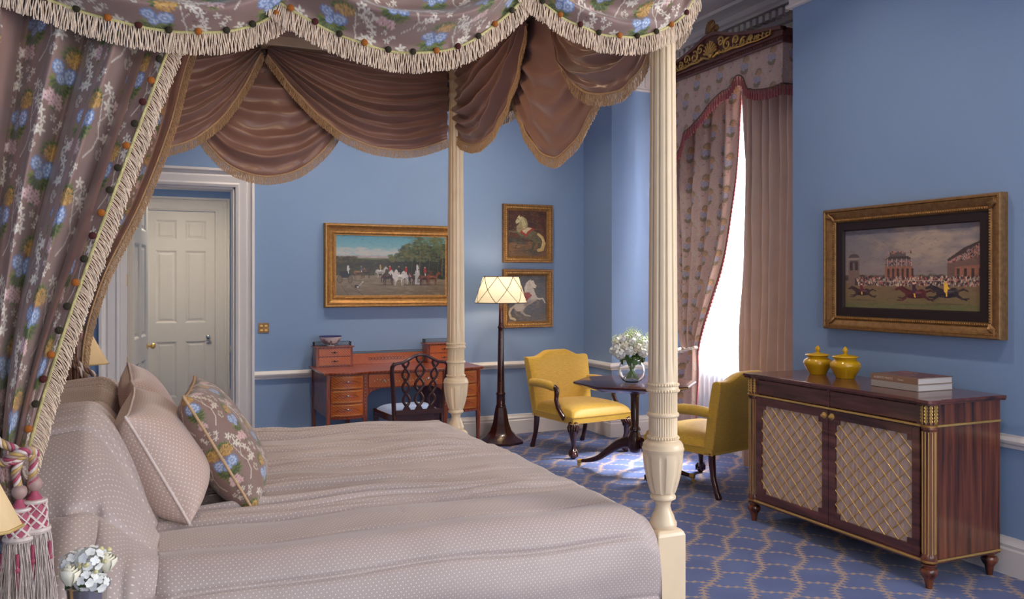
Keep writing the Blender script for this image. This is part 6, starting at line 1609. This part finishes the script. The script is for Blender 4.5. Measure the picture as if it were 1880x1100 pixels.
for (yc, xc) in ((cy0 + .020, cxf + .018), (cy1 - .020, cxf + .018)):
    co_ = obj('corner_column', MB().lathe([(.034, .775), (.036, .765), (.036, .755), (.031, .75)] + [(.031, z, .0035, 12) for z in (.745, .165)] + [(.034, .155), (.036, .145), (.036, .13), (.030, .125)], (xc, yc, 0), 96), M['rose'], cb_, world=True, smooth=40)
    rd = MB()
    for k in range(12):
        a = (k + .25) * 2 * pi / 12 ; rd.tube([(xc + .0300 * cos(a), yc + .0300 * sin(a), .744), (xc + .0300 * cos(a), yc + .0300 * sin(a), .166)], .0030, 6)
    obj('gilt_reeding', rd, M['brass'], co_, world=True, smooth=60)
    obj('gilt_ring', MB().lathe([(.032, .763), (.0385, .766), (.0385, .774), (.032, .777)], (xc, yc, 0), 32), M['gilt'], co_, world=True)
    obj('gilt_ring', MB().lathe([(.032, .123), (.0375, .126), (.0375, .135), (.032, .138)], (xc, yc, 0), 32), M['gilt'], co_, world=True)
    obj('column_block', MB().lathe([(.030, .777), (.030, .872)], (xc, yc, 0), 24), M['rose_d'], co_, world=True)
    lv = MB()
    for k in range(10):
        a = (k + .5) * 2 * pi / 10; R = .032
        for j in range(5):
            z = .790 + j * .016
            for s_ in (-1, 1): lv.tube([(xc + R * cos(a), yc + R * sin(a), z - .006), (xc + (R + .004) * cos(a + s_ * .16), yc + (R + .004) * sin(a + s_ * .16), z + .004), (xc + R * cos(a + s_ * .10), yc + R * sin(a + s_ * .10), z + .014)], [.002, .0038, .0015], 5)
        lv.tube([(xc + R * cos(a), yc + R * sin(a), .778), (xc + R * cos(a), yc + R * sin(a), .868)], .0022, 5)
    obj('gilt_leaf_capital', lv, M['brass'], co_, world=True, smooth=60)
for (fx, fy) in ((cxf + .018, cy0 + .02), (cxf + .018, cy1 - .02), (cxb - .035, cy0 + .035), (cxb - .035, cy1 - .035)):
    obj('turned_foot', MB().lathe([(.001, 0), (.014, 0), (.015, .004), (.021, .040), (.022, .046), (.030, .056), (.038, .070), (.040, .082), (.034, .094), (.024, .098), (.024, .104), (.034, .110), (.034, .118), (.001, .119)], (fx, fy, 0), 28), M['rose'], cb_, world=True)
def cab_door(ya, yb, knob_y, name='lattice_door'):
    z0, z1 = .142, .760; st = .045; nt_ = .028
    d = obj('door', MB().box(cxf + .001, cxf + .016, ya, ya + st, z0, z1).box(cxf + .001, cxf + .016, yb - st, yb, z0, z1).box(cxf + .001, cxf + .016, ya + st, yb - st, z0, z0 + st).box(cxf + .001, cxf + .016, ya + st, yb - st, z1 - st, z1), M['rose_d'], cb_, world=True, smooth=0, bevel=.0015)
    iy0, iy1, iz0, iz1 = ya + st, yb - st, z0 + st, z1 - st
    for a in (iy0, iy1 - nt_):
        for c in (iz0, iz1 - nt_): obj('corner_notch', MB().box(cxf + .001, cxf + .015, a, a + nt_, c, c + nt_), M['rose_d'], d, world=True, smooth=0, bevel=.0015)
    u = np.linspace(iy0, iy1, 260)[None]; v = np.linspace(iz0, iz1, 24)[:, None]
    n = 19; X_ = cxf + .0132 + .0009 * np.sin(2 * pi * n * (u - iy0) / (iy1 - iy0) + .6 * np.sin(v * 9)) * (1 + .3 * np.sin(u * 90)) + 0 * v
    grid('pleated_silk', np.stack([X_, u + 0 * v, v + 0 * u], -1), M['silk'], d)
    # lattice
    lt = MB(); studs = MB(); w, h = iy1 - iy0, iz1 - iz0; nx_ = 6; pw = w / nx_; ph = h / 7.0; x = cxf + .0055
    def clip(p, q):
        # clip against rectangle minus notches by sampling
        pts = [(p[0] + (q[0] - p[0]) * t, p[1] + (q[1] - p[1]) * t) for t in np.linspace(0, 1, 241)]
        ok = [iy0 <= a <= iy1 and iz0 <= b <= iz1 and not ((a < iy0 + nt_ or a > iy1 - nt_) and (b < iz0 + nt_ or b > iz1 - nt_)) for a, b in pts]
        idx = [i for i, o in enumerate(ok) if o]
        return (pts[idx[0]], pts[idx[-1]]) if len(idx) > 3 else None
    for k in range(-8, 16):
        for s_ in (1, -1):
            p = (iy0 + k * pw, iz0 if s_ > 0 else iz1); q = (p[0] + 7 * pw, p[1] + s_ * 7 * ph)
            c = clip(p, q)
            if c: lt.tube([(x - (.001 if s_ > 0 else -.001), c[0][0], c[0][1]), (x - (.001 if s_ > 0 else -.001), c[1][0], c[1][1])], .0027, 6)
    for i in range(0, 14):
        for j in range(0, 15):
            a, b = iy0 + i * pw / 2, iz0 + j * ph / 2
            if (i + j) % 2 == 0 and iy0 < a < iy1 and iz0 < b < iz1 and not ((a < iy0 + nt_ or a > iy1 - nt_) and (b < iz0 + nt_ or b > iz1 - nt_)): studs.ball((x - .004, a, b), .0048, 8, 5, (.7, 1, 1))
    l_ = obj('brass_lattice', lt, M['brass'], d, world=True, smooth=60); obj('stud_rosettes', studs, M['brass'], d, world=True, smooth=60)
    obj('door_knob', MB().lathe([(.001, -.001), (.017, -.001), (.018, .003), (.013, .005), (.006, .010), (.009, .016), (.008, .021), (.001, .023)], (0, 0, 0), 20).tf(Matrix.Translation((cxf + .0005, knob_y, .728)) @ Matrix.Rotation(-pi / 2, 4, 'Y')), M['brass'], d, world=True)
cab_door(cy0 + .058, ym - .002, ym - .028); cab_door(ym + .002, cy1 - .058, ym + .028)

def jar(x, y, s, label):
    t = thing('ginger_jar', label, 'jar', (x, y, .8975), 0)
    k = s / .085
    obj('jar_body', MB().lathe([(r * k, z * k) for r, z in ((.001, 0), (.050, 0), (.052, .004), (.054, .012), (.068, .035), (.082, .060), (.085, .074), (.080, .088), (.064, .100), (.058, .104), (.060, .110), (.068, .115), (.001, .115))], n=44), M['jar'], t, smooth=60)
    obj('lid', MB().lathe([(r * k, z * k) for r, z in ((.001, .116), (.070, .116), (.073, .119), (.070, .124), (.045, .130), (.014, .134), (.009, .138), (.012, .146), (.016, .155), (.013, .164), (.004, .176), (.001, .177))], n=36), M['jar'], t, smooth=60)
jar(3.73, 3.905, .083, 'yellow lidded ginger jar nearer the window, left of its twin')
jar(3.728, 3.685, .087, 'yellow lidded ginger jar nearer the books, right of its twin')

def book(z, th, lab, cover, jk, text=None, dy=0.0, spinem=None):
    x0, x1, y0, y1 = 3.583, 3.835, 3.062 + dy, 3.362 + dy
    t = thing('book', lab, 'book', (x0, y0, z))
    obj('page_block', MB().box(x0 + .006, x1 - .004, y0 + .003, y1 - .003, z + .003, z + th - .003), M['pages'], t, world=True, smooth=0)
    obj('spine', MB().box(x0, x0 + .0055, y0, y1, z, z + th), spinem or cover, t, world=True, smooth=0, bevel=.0012)
    obj('cover_board', MB().box(x0 + .0055, x1, y0, y1, z, z + .0028), cover, t, world=True, smooth=0)
    if jk is None: obj('cover_board', MB().box(x0 + .0055, x1, y0, y1, z + th - .0028, z + th), cover, t, world=True, smooth=0)
    else:
        obj('cover_board', MB().box(x0 + .0055, x1, y0, y1, z + th - .0028, z + th - .0005), cover, t, world=True, smooth=0)
        u, v = np.meshgrid(np.linspace(0, 1, 110), np.linspace(0, 1, 130)); P = np.stack([x0 + .0055 + u * (x1 - x0 - .0055), y0 + v * (y1 - y0), 0 * u + z + th], -1)
        grid('jacket_picture', P, M['paint'], t, col=jk.a[(v * 259).astype(int), (u * 219).astype(int)])
    if text:
        for s_, size, off in text:
            cu = bpy.data.curves.new('spine_text', 'FONT'); cu.body = s_; cu.size = size; cu.extrude = .0002
            o = bpy.data.objects.new('tmp', cu); COL.objects.link(o); bpy.context.view_layer.update()
            me = bpy.data.meshes.new_from_object(o.evaluated_get(bpy.context.evaluated_depsgraph_get())); bpy.data.objects.remove(o)
            me.materials.clear(); me.materials.append(M['text'])
            q = bpy.data.objects.new('spine_text', me); COL.objects.link(q); q.parent = t
            q.matrix_local = Matrix.Translation((-.0004, y1 - y0 - off, th * .5 - size * .35)) @ Matrix(((0, 0, -1, 0), (-1, 0, 0, 0), (0, 1, 0, 0), (0, 0, 0, 1)))
jk = Canvas(220, 260, (96, 48, 40)); r_ = random.Random(9)
for k in range(120): jk.ell(r_.uniform(0, 220), r_.uniform(0, 260), r_.uniform(6, 34), r_.uniform(4, 20), r_.choice([(120, 52, 40), (150, 92, 70), (70, 34, 36), (176, 130, 100), (54, 40, 44), (130, 70, 48)]), r_.uniform(0, 3), .6, 3)
jk.poly([(0, 0), (26, 0), (26, 260), (0, 260)], (112, 84, 66))
book(.8975, .0335, 'grey-white hardback book at the bottom of the cabinet stack', M['book_w'], None)
book(.9315, .0335, 'hardback with brown spine and reddish jacket on top of the cabinet stack', M['book_b'], jk, [('ALBERTO PINTO', .0165, .022), ('Classics', .012, .175)], dy=.002)
